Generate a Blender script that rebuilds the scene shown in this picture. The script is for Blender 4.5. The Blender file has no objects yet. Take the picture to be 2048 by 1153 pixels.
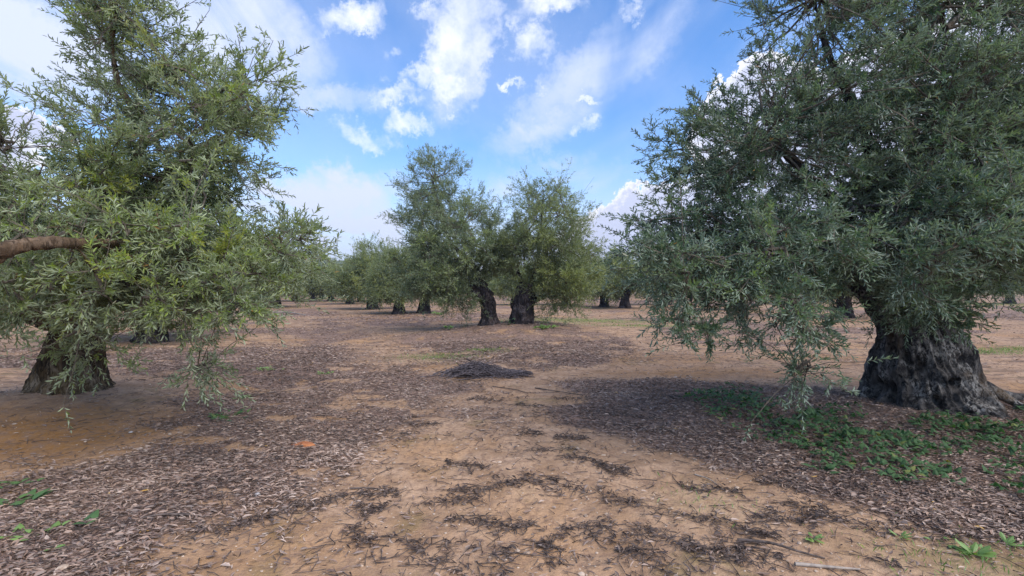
import bpy, math, numpy as np
from mathutils import Vector
R = math.radians
scene = bpy.context.scene
col = scene.collection

# ---------------------------------------------------------------- camera
F, CX, CY, CAMH = 950.0, 1024.0, 577.0, 1.5      # focal length in photo pixels, centre, eye height
cam_d = bpy.data.cameras.new("camera"); cam = bpy.data.objects.new("camera", cam_d); col.objects.link(cam)
cam.location = (0, 0, CAMH); cam.rotation_euler = (R(90), 0, 0)
cam_d.sensor_width = 36; cam_d.lens = 36 * F / 2048; cam_d.clip_start = 0.05; cam_d.clip_end = 6000
scene.camera = cam

def at(px, py, Y):
    return np.array([(px - CX) / F * Y, Y, CAMH - (py - CY) / F * Y])
def ray(px, py):
    v = np.array([(px - CX) / F, 1.0, -(py - CY) / F]); return v / np.linalg.norm(v)

# ---------------------------------------------------------------- light
SUN_DIR = Vector((0.48, -0.48, 0.74)).normalized()       # towards the sun: high on the right, softened by thin cloud
sun_d = bpy.data.lights.new("sun", 'SUN'); sun_d.energy = 2.1; sun_d.angle = R(65); sun_d.color = (1.0, 0.89, 0.76)
sun = bpy.data.objects.new("sun", sun_d); col.objects.link(sun); sun.location = (20, 5, 30)
sun.rotation_euler = SUN_DIR.to_track_quat('Z', 'Y').to_euler()
scene.view_settings.view_transform = 'Standard'; scene.view_settings.look = 'None'
scene.view_settings.exposure = 1.2; scene.view_settings.gamma = 1.0
scene.cycles.use_denoising = True
try: scene.cycles.denoising_prefilter = 'ACCURATE'
except Exception: pass
scene.cycles.max_bounces = 5; scene.cycles.diffuse_bounces = 3; scene.cycles.glossy_bounces = 2
scene.cycles.transmission_bounces = 3; scene.cycles.transparent_max_bounces = 4
scene.cycles.caustics_reflective = False; scene.cycles.caustics_refractive = False
scene.cycles.sample_clamp_indirect = 4

# ---------------------------------------------------------------- node helper
class NT:
    def __init__(s, tree): s.t = tree
    def n(s, typ, **kw):
        nd = s.t.nodes.new(typ)
        for k, v in kw.items(): setattr(nd, k, v)
        return nd
    def set(s, sock, v):
        if hasattr(v, 'is_linked') or isinstance(v, bpy.types.NodeSocket): s.t.links.new(v, sock)
        else: sock.default_value = v
    def m(s, op, a, b=None, c=None, clamp=False):
        nd = s.n('ShaderNodeMath', operation=op, use_clamp=clamp)
        s.set(nd.inputs[0], a)
        if b is not None: s.set(nd.inputs[1], b)
        if c is not None: s.set(nd.inputs[2], c)
        return nd.outputs[0]
    def v(s, op, a, b=None, out=0):
        nd = s.n('ShaderNodeVectorMath', operation=op)
        s.set(nd.inputs[0], a)
        if b is not None: s.set(nd.inputs[1], b)
        return nd.outputs['Value'] if op in ('DOT_PRODUCT', 'LENGTH') else nd.outputs[0]
    def noise(s, vec, scale, detail=4, rough=0.55, dist=0.0, w=None):
        nd = s.n('ShaderNodeTexNoise')
        if vec is not None: s.set(nd.inputs['Vector'], vec)
        nd.inputs['Scale'].default_value = scale; nd.inputs['Detail'].default_value = detail
        nd.inputs['Roughness'].default_value = rough; nd.inputs['Distortion'].default_value = dist
        return nd.outputs['Fac']
    def ss(s, x, lo, hi, a=0.0, b=1.0):
        nd = s.n('ShaderNodeMapRange', interpolation_type='SMOOTHSTEP')
        s.set(nd.inputs['Value'], x)
        for k, v in (('From Min', lo), ('From Max', hi), ('To Min', a), ('To Max', b)): nd.inputs[k].default_value = v
        return nd.outputs[0]
    def mix(s, f, a, b, blend='MIX'):
        nd = s.n('ShaderNodeMix', data_type='RGBA', blend_type=blend)
        s.set(nd.inputs[0], f)
        for sock, v in ((nd.inputs[6], a), (nd.inputs[7], b)):
            if isinstance(v, tuple): v = tuple(v) + ((1,) if len(v) == 3 else ())
            s.set(sock, v)
        return nd.outputs[2]
    def attr(s, name, out='Fac'):
        nd = s.n('ShaderNodeAttribute'); nd.attribute_name = name; return nd.outputs[out]
    def scalev(s, vec, xyz):
        nd = s.n('ShaderNodeVectorMath', operation='MULTIPLY'); s.set(nd.inputs[0], vec); nd.inputs[1].default_value = xyz
        return nd.outputs[0]

# ---------------------------------------------------------------- sky
world = bpy.data.worlds.new("World"); scene.world = world; world.use_nodes = True
wt = world.node_tree
for nd in list(wt.nodes): wt.nodes.remove(nd)
N = NT(wt)
geo = N.n('ShaderNodeNewGeometry')
tc = N.n('ShaderNodeTexCoord')
D = N.v('NORMALIZE', tc.outputs['Generated'])
sky = N.n('ShaderNodeTexSky', sky_type='NISHITA', sun_disc=False)
sky.sun_elevation = math.asin(SUN_DIR.z); sky.sun_rotation = math.atan2(SUN_DIR.x, SUN_DIR.y)
sky.air_density = 1.0; sky.dust_density = 0.6; sky.ozone_density = 2.0
sp = N.n('ShaderNodeSeparateXYZ'); wt.links.new(D, sp.inputs[0])
z = sp.outputs[2]
# the layer of cloud seen in perspective: direction over height
zc = N.m('ADD', N.m('MAXIMUM', z, 0.0), 0.10)
cb = N.n('ShaderNodeCombineXYZ')
N.set(cb.inputs[0], N.m('DIVIDE', sp.outputs[0], zc)); N.set(cb.inputs[1], N.m('DIVIDE', sp.outputs[1], zc))
plane = cb.outputs[0]
nzv = N.n('ShaderNodeTexNoise'); N.set(nzv.inputs['Vector'], D); nzv.inputs['Scale'].default_value = 11.0; nzv.inputs['Detail'].default_value = 9; nzv.inputs['Roughness'].default_value = 0.74
DW = N.v('ADD', D, N.scalev(N.v('SUBTRACT', nzv.outputs['Color'], (0.5, 0.5, 0.5)), (0.17, 0.17, 0.17)))
def blob(px, py, w, h, ang=0.0, k=1.0):
    c = ray(px, py); rt = np.cross(c, [0, 0, 1]); rt /= np.linalg.norm(rt); up = np.cross(rt, c)
    ca, sa = math.cos(R(ang)), math.sin(R(ang))
    a = (rt * ca + up * sa) / (w / F * c[1]); b = (-rt * sa + up * ca) / (h / F * c[1])
    u = N.v('DOT_PRODUCT', DW, tuple(a)); v = N.v('DOT_PRODUCT', DW, tuple(b))
    front = N.m('GREATER_THAN', N.v('DOT_PRODUCT', D, tuple(c)), 0.0)
    q = N.m('ADD', N.m('MULTIPLY', u, u), N.m('MULTIPLY', v, v))
    g = N.m('MULTIPLY', N.m('MULTIPLY', N.m('SUBTRACT', 1.0, q, clamp=True), k), front)
    return g
def total(bl):
    s_ = bl[0]
    for b in bl[1:]: s_ = N.m('MAXIMUM', s_, b)
    return s_
n1 = N.noise(D, 13.0, 7, 0.62, 0.3)
n2 = N.noise(D, 34.0, 5, 0.6, 0.2)
nn = N.m('ADD', N.m('MULTIPLY', n1, 0.75), N.m('MULTIPLY', n2, 0.25))
puffs = total([blob(695, 40, 100, 42, 24), blob(848, 15, 42, 22, 20), blob(668, 80, 26, 12), blob(898, 95, 62, 66, 30, .95),
    blob(885, 165, 46, 52, 60, 1.1), blob(795, 190, 58, 28, 10, 1.1), blob(735, 268, 80, 30, -8, 1.0), blob(820, 250, 60, 32, -15, 1.05), blob(845, 140, 60, 24, 40, .95),
    blob(1095, 15, 100, 40, 0, 1.1), blob(1062, 92, 48, 60, 75, 1.1), blob(1272, 12, 36, 26, 45), blob(1022, 176, 30, 12, -20), blob(1170, 200, 40, 9, -4, 1.0),
    blob(1165, 255, 48, 16, 30, .75), blob(905, 232, 26, 8, -10, .8), blob(1080, 182, 26, 9, 0, .7), blob(780, 112, 30, 14, 20, .55)])
puff = N.ss(N.m('ADD', puffs, N.m('MULTIPLY', N.m('SUBTRACT', nn, 0.5), 3.8)), 0.0, 1.9)
puff = N.m('MULTIPLY', puff, N.ss(puffs, 0.0, 0.5))
# thick bank on the right, grey beneath with a lit upper rim; another on the far left
bank = total([blob(1340, 432, 250, 78, 14, 1.6), blob(1560, 470, 560, 140, 8, 1.4), blob(1480, 415, 400, 95, 14, 1.3), blob(1720, 290, 430, 190, 25, 1.5), blob(1500, 215, 150, 90, 35, 1.3), blob(2300, 300, 700, 350, 0, 1.4),
    blob(30, 250, 115, 48, -8, 1.2), blob(-200, 300, 260, 90, 0, 1.3)])
bankm = N.ss(N.m('ADD', bank, N.m('MULTIPLY', N.m('SUBTRACT', nn, 0.5), 0.55)), 0.20, 0.36)
rim = N.ss(bank, 0.25, 0.85, 1.0, 0.0)
# thin streaked veil
veiln = N.noise(N.scalev(plane, (1.15, 0.30, 1.0)), 1.1, 7, 0.60, 0.9)
veiln2 = N.noise(D, 3.1, 5, 0.55, 0.6)
veils = total([blob(470, 70, 190, 150, -15, .75), blob(925, 80, 70, 190, -12, .95), blob(1190, 120, 270, 60, 40, .55), blob(60, 90, 220, 130, 0, .8), blob(640, 400, 300, 60, 8, .75), blob(700, 190, 190, 34, 5, .5),
    blob(1080, 265, 150, 42, 20, .6), blob(1000, 370, 320, 50, 4, .55), blob(1290, 60, 170, 70, 50, .5), blob(760, 455, 400, 60, 0, .7)])
veil = N.m('MULTIPLY', N.m('ADD', N.m('MULTIPLY', veils, 1.25), 0.22), N.ss(N.m('ADD', N.m('MULTIPLY', veiln, 0.6), N.m('MULTIPLY', veiln2, 0.4)), 0.36, 0.58))
lowhaze = N.ss(z, -0.02, 0.33, 1.05, 0.0)
veil = N.m('MAXIMUM', N.m('MULTIPLY', veil, 1.0, clamp=True), lowhaze)
K = 1.0
hs = N.n('ShaderNodeHueSaturation'); hs.inputs['Saturation'].default_value = 1.22; wt.links.new(sky.outputs[0], hs.inputs['Color'])
gain = N.n('ShaderNodeVectorMath', operation='MULTIPLY'); wt.links.new(hs.outputs[0], gain.inputs[0]); gain.inputs[1].default_value = (0.97, 1.16, 1.36)
c0 = N.mix(veil, gain.outputs[0], (4.3, 4.75, 6.0))
c1 = N.mix(bankm, c0, N.mix(rim, (3.7, 4.0, 5.3), (6.0, 6.0, 6.3)))
c2 = N.mix(puff, c1, (6.4, 6.5, 6.8))
bg = N.n('ShaderNodeBackground'); wt.links.new(c2, bg.inputs[0]); bg.inputs[1].default_value = 0.086
wo = N.n('ShaderNodeOutputWorld'); wt.links.new(bg.outputs[0], wo.inputs[0])

# ---------------------------------------------------------------- numpy noise
def _h(i, j, k, s):
    n = (i * 374761393 + j * 668265263 + k * 2147483647 + s * 1274126177) & 0xffffffff
    n = ((n ^ (n >> 13)) * 1274126177) & 0xffffffff
    n = (n ^ (n >> 16)) & 0xffff
    return n / 65535.0
def vnoise(x, y, z, s=0):
    x, y, z = np.broadcast_arrays(np.asarray(x, float), np.asarray(y, float), np.asarray(z, float))
    i, j, k = np.floor(x).astype(np.int64), np.floor(y).astype(np.int64), np.floor(z).astype(np.int64)
    u, v, w = x - i, y - j, z - k
    u, v, w = u*u*(3-2*u), v*v*(3-2*v), w*w*(3-2*w)
    r = 0
    for a in (0, 1):
        for b in (0, 1):
            for c in (0, 1):
                r = r + _h(i+a, j+b, k+c, s) * (u if a else 1-u) * (v if b else 1-v) * (w if c else 1-w)
    return r
def fbm(x, y, z=0.0, o=4, s=0):
    t = 0; a = 0.5; n = 0
    for q in range(o):
        t = t + a * vnoise(np.asarray(x) * 2**q, np.asarray(y) * 2**q, np.asarray(z) * 2**q, s + q); n += a; a *= 0.5
    return t / n
def sst(x, lo, hi):
    t = np.clip((x - lo) / (hi - lo), 0, 1); return t*t*(3-2*t)
def unit(v): return v / np.maximum(np.linalg.norm(v, axis=-1, keepdims=True), 1e-9)

# ---------------------------------------------------------------- terrain
MOUNDS = [(0.3, 16.3, 3.4, 0.30), (5.4, 6.1, 1.9, 0.07), (-5.7, 6.1, 1.7, 0.20)]
def height(x, y):
    x = np.asarray(x, float); y = np.asarray(y, float)
    h = np.zeros(np.broadcast(x, y).shape)
    for mx, my, r, a in MOUNDS: h = h + a * np.exp(-((x-mx)**2 + (y-my)**2) / (r*r) * 1.6)
    d = np.hypot(x, y)
    near = sst(d, 1.0, 3.0)
    h = h + (fbm(x*0.35, y*0.35, 0, 3, 5) - 0.5) * 0.16 * sst(d, 3, 12)
    h = h + (fbm(x*2.2, y*2.2, 0, 4, 9) - 0.5) * 0.07
    h = h + (fbm(x*11, y*11, 0, 2, 19) - 0.5) * 0.018 * (1 - sst(d, 8, 14))
    az = np.arctan2(x, np.maximum(y, 1e-3))
    amp = 22 + 15 * sst(-az, 0.30, 0.50) - 6 * sst(az, 0.0, 0.6) + 5 * (fbm(az*4+9, 0.3, 0, 2, 3) - 0.5)
    h = h + amp * sst(d, 150, 520) * sst(y, 0, 200)
    return h
def gpt(px, py):
    """point on the ground seen at this photo pixel"""
    v = np.array([(px-CX)/F, 1.0, -(py-CY)/F]); Y = 2.0
    for _ in range(400):
        p = v * Y; g = float(height(p[0], p[1]))
        if CAMH + p[2] <= g: break
        Y += 0.02 + Y * 0.004
    return np.array([v[0]*Y, Y, float(height(v[0]*Y, Y))])

# ---------------------------------------------------------------- ground cover map (world plan, from outlines on the ground)
def gp(pts): return np.array([[(px-CX)/F * (CAMH*F/(py-CY)), CAMH*F/(py-CY)] for px, py in pts])
POLY_LEFT = gp([(640, 640), (740, 660), (700, 720), (860, 745), (980, 770), (985, 835), (850, 880), (730, 930), (690, 985), (560, 1060), (330, 1150), (60, 1250), (-500, 1300), (-300, 1010), (60, 975), (210, 900), (300, 830), (420, 790), (250, 745), (430, 720), (560, 690)])
POLY_RIGHT = gp([(1100, 762), (1290, 752), (1500, 765), (1720, 790), (2100, 800), (2700, 800), (2900, 1100), (2048, 1080), (1850, 1040), (1700, 1000), (1560, 985), (1400, 945), (1270, 895), (1130, 830)])
POLY_MOUND = gp([(760, 690), (900, 664), (1040, 660), (1180, 668), (1270, 690), (1240, 715), (1080, 730), (900, 722)])
POLY_COVER = gp([(1400, 785), (1500, 785), (1600, 812), (1730, 822), (1800, 845), (1960, 840), (2060, 822), (2500, 815), (2600, 990), (2048, 985), (1900, 975), (1760, 955), (1620, 925), (1510, 885), (1440, 860), (1370, 825)])
def sdf(P, x, y):
    """signed distance, positive inside"""
    d = np.full(x.shape, 1e9); ins = np.zeros(x.shape, bool); n = len(P)
    for i in range(n):
        a, b = P[i], P[(i+1) % n]; e = b - a
        wx, wy = x - a[0], y - a[1]
        t = np.clip((wx*e[0] + wy*e[1]) / (e @ e), 0, 1)
        d = np.minimum(d, np.hypot(wx - e[0]*t, wy - e[1]*t))
        c = (a[1] <= y) != (b[1] <= y)
        with np.errstate(divide='ignore', invalid='ignore'):
            xi = a[0] + (y - a[1]) / (e[1] if e[1] else 1e-9) * e[0]
        ins ^= c & (x < xi)
    return np.where(ins, d, -d)
def litter_map(x, y):
    x = np.asarray(x, float); y = np.asarray(y, float); d = np.hypot(x, y)
    w = (fbm(x*1.1, y*1.1, 0, 4, 31) - 0.5)
    L = sst(sdf(POLY_LEFT, x, y) + w * 2.2, -0.75, 0.95) * 0.95
    Rr = sst(sdf(POLY_RIGHT, x, y) + w * 1.3, -0.22, 0.35)
    Mo = sst(sdf(POLY_MOUND, x, y) + w * 2.2, -0.5, 0.5) * 0.9
    # bands of swept litter further down the grove
    far = sst(fbm(x*0.22 + y*0.1, y*0.30, 0, 4, 41), 0.46, 0.58) * sst(d, 8, 13) * 0.9
    m = np.maximum(np.maximum(L, Rr), np.maximum(Mo, far))
    holes = sst(fbm(x*1.9, y*2.6, 0, 3, 51), 0.60, 0.70) * (1 - Rr*0.8) * 0.75
    return np.clip(m * (1 - holes), 0, 1)
def drift_map(x, y):
    """ragged dark lines of wind- and rain-swept debris on the bare lane"""
    wx = x + (fbm(x*1.3, y*1.3, 0, 3, 61) - 0.5) * 0.9; wy = y + (fbm(x*1.3, y*1.3, 5, 3, 62) - 0.5) * 0.9
    r = 1 - np.abs(fbm(wx*1.7, wy*3.4, 0, 3, 63) - 0.5) * 2
    g = sst(r, 0.93, 0.99) * sst(fbm(x*5.5, y*7.5, 0, 3, 64), 0.48, 0.60)
    lane = sst(x + 0.12*y, -0.9, 0.1) * (1 - sst(y, 6.0, 8.0))
    return g * (0.10 + 0.90 * lane)

# ---------------------------------------------------------------- mesh builder
def mk_mesh(name, V, faces, mats, mat_idx=None, attrs=None, smooth=False):
    """faces: list of int arrays (n,3) or (n,4)"""
    me = bpy.data.meshes.new(name)
    faces = [np.asarray(f, np.int32) for f in faces if len(f)]
    loops = np.concatenate([f.ravel() for f in faces])
    tot = np.concatenate([np.full(len(f), f.shape[1], np.int32) for f in faces])
    st = np.concatenate([[0], np.cumsum(tot)[:-1]]).astype(np.int32)
    me.vertices.add(len(V)); me.vertices.foreach_set('co', np.asarray(V, np.float32).ravel())
    me.loops.add(len(loops)); me.loops.foreach_set('vertex_index', loops.astype(np.int32))
    me.polygons.add(len(tot)); me.polygons.foreach_set('loop_start', st); me.polygons.foreach_set('loop_total', tot)
    if mat_idx is not None: me.polygons.foreach_set('material_index', np.asarray(mat_idx, np.int32))
    me.polygons.foreach_set('use_smooth', np.full(len(tot), smooth, bool))
    for m in mats: me.materials.append(m)
    for k, (dom, a) in (attrs or {}).items():
        at_ = me.attributes.new(k, 'FLOAT', dom); at_.data.foreach_set('value', np.asarray(a, np.float32))
    me.update(calc_edges=True)
    return me
def link(name, me, parent=None, loc=(0, 0, 0)):
    o = bpy.data.objects.new(name, me); col.objects.link(o); o.location = loc
    if parent is not None: o.parent = parent
    return o
def tag(o, label=None, cat=None, group=None, kind=None):
    for k, v in (('label', label), ('category', cat), ('group', group), ('kind', kind)):
        if v: o[k] = v
    return o

# ---------------------------------------------------------------- materials
def new_mat(name):
    m = bpy.data.materials.new(name); m.use_nodes = True
    for nd in list(m.node_tree.nodes): m.node_tree.nodes.remove(nd)
    return m, NT(m.node_tree)
def finish(T, surf):
    o = T.n('ShaderNodeOutputMaterial'); T.t.links.new(surf, o.inputs['Surface'])
def principled(T, colr, rough=0.8, spec=0.3, bump=None, bs=0.5, bd=0.02):
    p = T.n('ShaderNodeBsdfPrincipled')
    T.set(p.inputs['Base Color'], colr if not isinstance(colr, tuple) else tuple(colr) + (1,))
    T.set(p.inputs['Roughness'], rough); p.inputs['Specular IOR Level'].default_value = spec
    if bump is not None:
        b = T.n('ShaderNodeBump'); b.inputs['Strength'].default_value = bs; b.inputs['Distance'].default_value = bd
        T.set(b.inputs['Height'], bump); T.t.links.new(b.outputs[0], p.inputs['Normal'])
    return p.outputs[0]
def ramp(T, f, stops):
    r = T.n('ShaderNodeValToRGB'); T.set(r.inputs[0], f); e = r.color_ramp.elements
    e[0].position = stops[0][0]; e[0].color = tuple(stops[0][1]) + (1,)
    e[1].position = stops[-1][0]; e[1].color = tuple(stops[-1][1]) + (1,)
    for p_, c_ in stops[1:-1]:
        q = e.new(p_); q.color = tuple(c_) + (1,)
    return r.outputs[0]
def leaf_mat(name, stops, under, trans=0.25, rough=0.42, spec=0.5):
    m, T = new_mat(name)
    c = ramp(T, T.attr('tint'), stops)
    g = T.n('ShaderNodeNewGeometry')
    c = T.mix(g.outputs['Backfacing'], c, T.mix(0.65, c, under))
    p = principled(T, c, rough, spec)
    tr = T.n('ShaderNodeBsdfTranslucent'); T.set(tr.inputs[0], T.mix(1.0, c, (1.5, 1.6, 0.8), 'MULTIPLY'))
    mx = T.n('ShaderNodeMixShader'); mx.inputs[0].default_value = trans
    T.t.links.new(p, mx.inputs[1]); T.t.links.new(tr.outputs[0], mx.inputs[2]); finish(T, mx.outputs[0])
    return m
OL = [(0.0, (0.055, 0.080, 0.046)), (0.35, (0.120, 0.158, 0.080)), (0.7, (0.205, 0.250, 0.115)), (0.93, (0.26, 0.35, 0.06)), (1.0, (0.33, 0.20, 0.06))]
MAT_LEAF = leaf_mat('olive_leaf', OL, (0.33, 0.38, 0.27), 0.30)
MAT_LEAF_GROVE = leaf_mat('olive_leaf_sunny', [(0.0, (0.055, 0.08, 0.042)), (0.4, (0.125, 0.155, 0.078)), (0.8, (0.21, 0.245, 0.085)), (1.0, (0.30, 0.32, 0.09))], (0.30, 0.34, 0.22), 0.38)  # lighter, yellower copy of the olive leaf, with sunlight put into its colour
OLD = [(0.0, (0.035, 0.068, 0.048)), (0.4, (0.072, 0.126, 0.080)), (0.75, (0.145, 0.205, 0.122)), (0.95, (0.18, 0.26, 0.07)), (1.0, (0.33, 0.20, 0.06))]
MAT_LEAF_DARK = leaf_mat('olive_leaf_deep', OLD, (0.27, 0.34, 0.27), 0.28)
MAT_WEED = leaf_mat('weed_leaf', [(0.0, (0.020, 0.060, 0.024)), (0.5, (0.050, 0.135, 0.045)), (0.9, (0.14, 0.24, 0.05)), (1.0, (0.32, 0.30, 0.06))], (0.08, 0.14, 0.06), 0.2, 0.6, 0.2)
MAT_SPROUT = leaf_mat('sprout_leaf', [(0.0, (0.075, 0.16, 0.035)), (0.6, (0.15, 0.26, 0.055)), (1.0, (0.30, 0.40, 0.08))], (0.2, 0.32, 0.1), 0.25, 0.5)
MAT_LITTER = leaf_mat('dead_leaf', [(0.0, (0.055, 0.040, 0.037)), (0.30, (0.165, 0.108, 0.088)), (0.65, (0.35, 0.240, 0.180)), (0.93, (0.52, 0.41, 0.34)), (1.0, (0.50, 0.30, 0.08))], (0.28, 0.23, 0.20), 0.05, 0.75, 0.2)
MAT_DEBRIS = leaf_mat('dark_debris', [(0.0, (0.035, 0.026, 0.024)), (0.5, (0.11, 0.080, 0.068)), (0.85, (0.21, 0.16, 0.135)), (1.0, (0.38, 0.30, 0.25))], (0.10, 0.08, 0.07), 0.02, 0.8, 0.2)

def bark_mat(name, dark, mid, light, warm, scale=1.0, sz=.35):
    m, T = new_mat(name)
    tco = T.n('ShaderNodeTexCoord').outputs['Object']
    st = T.scalev(tco, (1, 1, sz))
    a = T.noise(st, 9*scale, 6, 0.65, 0.6); b = T.noise(st, 34*scale, 5, 0.6, 0.3); c = T.noise(tco, 2.6*scale, 4, 0.6, 0.4)
    colr = T.mix(T.ss(a, 0.38, 0.62), dark, mid)
    colr = T.mix(T.m('MULTIPLY', T.ss(c, 0.46, 0.60), T.ss(b, 0.42, 0.56)), colr, light)
    colr = T.mix(T.ss(T.noise(T.scalev(tco, (1, 1, sz)), 16*scale, 6, 0.7, 1.2), 0.40, 0.48, 0.85, 0.0), colr, tuple(0.45*v for v in dark))
    colr = T.mix(T.m('MULTIPLY', T.ss(T.noise(tco, 1.7*scale, 3), 0.55, 0.7), 0.6), colr, warm)
    h = T.m('ADD', T.m('MULTIPLY', a, 1.0), T.m('MULTIPLY', b, 0.45))
    finish(T, principled(T, colr, 0.9, 0.15, h, 0.9, 0.05)); return m
MAT_BARK_R = bark_mat('bark_grey', (0.018, 0.018, 0.020), (0.105, 0.097, 0.090), (0.27, 0.26, 0.24), (0.13, 0.085, 0.045), 1.0, .62)
MAT_BARK_L = bark_mat('bark_mossy', (0.038, 0.027, 0.016), (0.135, 0.095, 0.052), (0.24, 0.19, 0.13), (0.11, 0.075, 0.030))
MAT_BARK_C = bark_mat('bark_dark', (0.016, 0.014, 0.016), (0.045, 0.038, 0.040), (0.13, 0.11, 0.11), (0.07, 0.045, 0.035), 1.4)
MAT_LIMB = bark_mat('bark_smooth_limb', (0.07, 0.048, 0.030), (0.15, 0.100, 0.062), (0.20, 0.145, 0.10), (0.17, 0.12, 0.06), 0.7)
def plain(name, c1, c2, sc=20, rough=0.85, bs=0.4):
    m, T = new_mat(name); tco = T.n('ShaderNodeTexCoord').outputs['Object']
    n = T.noise(tco, sc, 4); finish(T, principled(T, T.mix(T.ss(n, 0.35, 0.65), c1, c2), rough, 0.2, n, bs, 0.01)); return m
MAT_TWIG = plain('twig', (0.07, 0.06, 0.05), (0.15, 0.13, 0.10), 30)
MAT_DEADTWIG = plain('dead_twig', (0.05, 0.043, 0.048), (0.18, 0.155, 0.16), 25)
MAT_STICK = plain('dark_stick', (0.05, 0.04, 0.036), (0.14, 0.11, 0.095), 25)
MAT_STICKP = plain('pale_stick', (0.22, 0.19, 0.165), (0.36, 0.31, 0.26), 25)
MAT_STONE = plain('pebble', (0.30, 0.22, 0.16), (0.50, 0.40, 0.31), 18)
MAT_STONEG = plain('grey_stone', (0.30, 0.28, 0.27), (0.48, 0.46, 0.44), 12)
MAT_BRICK = plain('red_clay', (0.30, 0.105, 0.045), (0.42, 0.17, 0.07), 14)

def ground_material():
    m, T = new_mat('ground')
    P = T.n('ShaderNodeNewGeometry').outputs['Position']
    big = T.noise(P, 0.45, 4, 0.55, 0.4); med = T.noise(P, 2.3, 5, 0.6, 0.5); fine = T.noise(P, 14, 5, 0.65); grit = T.noise(P, 70, 4, 0.7)
    soil = T.mix(T.ss(med, 0.35, 0.65), (0.32, 0.203, 0.122), (0.46, 0.308, 0.200))
    soil = T.mix(T.m('MULTIPLY', T.ss(big, 0.50, 0.66), 0.7), soil, (0.40, 0.225, 0.10))
    soil = T.mix(T.m('MULTIPLY', T.ss(T.noise(P, 1.3, 5, 0.6, 0.8), 0.56, 0.68), 0.55), soil, (0.17, 0.135, 0.055))       # moss film
    soil = T.mix(T.m('MULTIPLY', T.attr('orange'), T.ss(fine, 0.25, 0.6, 0.5, 1.0)), soil, (0.30, 0.155, 0.055))
    soil = T.mix(T.ss(fine, 0.34, 0.54, 0.60, 0.0), soil, (0.20, 0.125, 0.085))
    vor = T.n('ShaderNodeTexVoronoi', feature='DISTANCE_TO_EDGE'); T.set(vor.inputs['Vector'], T.v('ADD', P, T.scalev(T.n('ShaderNodeTexNoise').outputs['Color'], (0.2, 0.2, 0.2)))); vor.inputs['Scale'].default_value = 5.5
    crack = T.m('MULTIPLY', T.ss(vor.outputs['Distance'], 0.0, 0.05, 0.5, 0.0), T.ss(med, 0.45, 0.6))
    soil = T.mix(crack, soil, (0.15, 0.09, 0.06))
    soil = T.mix(T.ss(T.noise(P, 5.5, 6, 0.7, 1.0), 0.50, 0.66, 0.0, 0.45), soil, (0.25, 0.165, 0.115))
    soil = T.mix(T.ss(grit, 0.60, 0.72, 0.0, 0.55), soil, (0.52, 0.40, 0.31))
    # dead-leaf ground: fine elongated flecks
    st = T.n('ShaderNodeMapping'); T.t.links.new(P, st.inputs[0]); st.inputs['Scale'].default_value = (16, 42, 20); st.inputs['Rotation'].default_value = (0, 0, 0.2)
    fl = T.noise(st.outputs[0], 1.0, 5, 0.7, 1.2)
    lit = ramp(T, fl, [(0.28, (0.07, 0.046, 0.040)), (0.44, (0.165, 0.110, 0.090)), (0.58, (0.27, 0.185, 0.15)), (0.74, (0.42, 0.33, 0.28))])
    mask = T.attr('litter')
    edge = T.m('ADD', mask, T.m('MULTIPLY', T.m('SUBTRACT', T.m('ADD', T.m('MULTIPLY', fine, 0.6), T.m('MULTIPLY', fl, 0.4)), 0.5), 1.9))
    f = T.ss(edge, 0.30, 0.85, 0.0, 0.85)
    c = T.mix(f, soil, lit)
    c = T.mix(T.m('MULTIPLY', T.attr('drift'), T.ss(fl, 0.35, 0.6, 0.75, 0.1)), c, (0.11, 0.08, 0.066))
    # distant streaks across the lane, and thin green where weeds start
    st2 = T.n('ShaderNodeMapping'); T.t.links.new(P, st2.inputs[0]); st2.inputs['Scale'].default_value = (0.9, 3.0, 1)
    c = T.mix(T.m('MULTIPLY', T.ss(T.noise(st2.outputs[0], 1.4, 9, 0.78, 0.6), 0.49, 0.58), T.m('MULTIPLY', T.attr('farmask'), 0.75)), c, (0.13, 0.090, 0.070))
    c = T.mix(T.m('MULTIPLY', T.attr('green'), T.ss(fine, 0.35, 0.6)), c, (0.14, 0.16, 0.045))
    hill = T.noise(P, 0.03, 5, 0.6)
    c = T.mix(T.attr('hillmask'), c, T.mix(T.ss(hill, 0.4, 0.6), (0.24, 0.20, 0.11), (0.16, 0.17, 0.08)))
    h = T.m('ADD', T.m('ADD', T.m('MULTIPLY', fine, 0.8), T.m('MULTIPLY', grit, 0.22)), T.m('MULTIPLY', T.m('MULTIPLY', fl, f), 0.5))
    finish(T, principled(T, c, 0.95, 0.12, h, 0.9, 0.03)); return m

# ---------------------------------------------------------------- ground sheet
def axis(lo, hi, flo, fhi, step, g=1.09):
    a = list(np.arange(flo, fhi, step)); s = step; x = a[-1]
    while x < hi: s *= g; x += s; a.append(x)
    s = step; x = a[0]; pre = []
    while x > lo: s *= g; x -= s; pre.append(x)
    return np.array(pre[::-1] + a)
gx = axis(-1000, 1000, -6.5, 6.5, 0.04); gy = axis(-30, 1250, 2.0, 8.5, 0.035, 1.045)
GX, GY = np.meshgrid(gx, gy)
X, Y = GX.ravel(), GY.ravel(); Zg = height(X, Y)
nx, ny = len(gx), len(gy)
ii = (np.arange(ny-1)[:, None] * nx + np.arange(nx-1)[None]).ravel()
Dg = np.hypot(X, Y)
def spot(pts):
    g = np.zeros(X.shape)
    for px, py, rx, ry, k in pts:
        c = gp([(px, py)])[0]; g = np.maximum(g, k * np.exp(-((X-c[0])/rx)**2 - ((Y-c[1])/ry)**2))
    return np.clip(g * (0.5 + fbm(X*1.5, Y*1.5, 0, 3, 81)), 0, 1)
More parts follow.
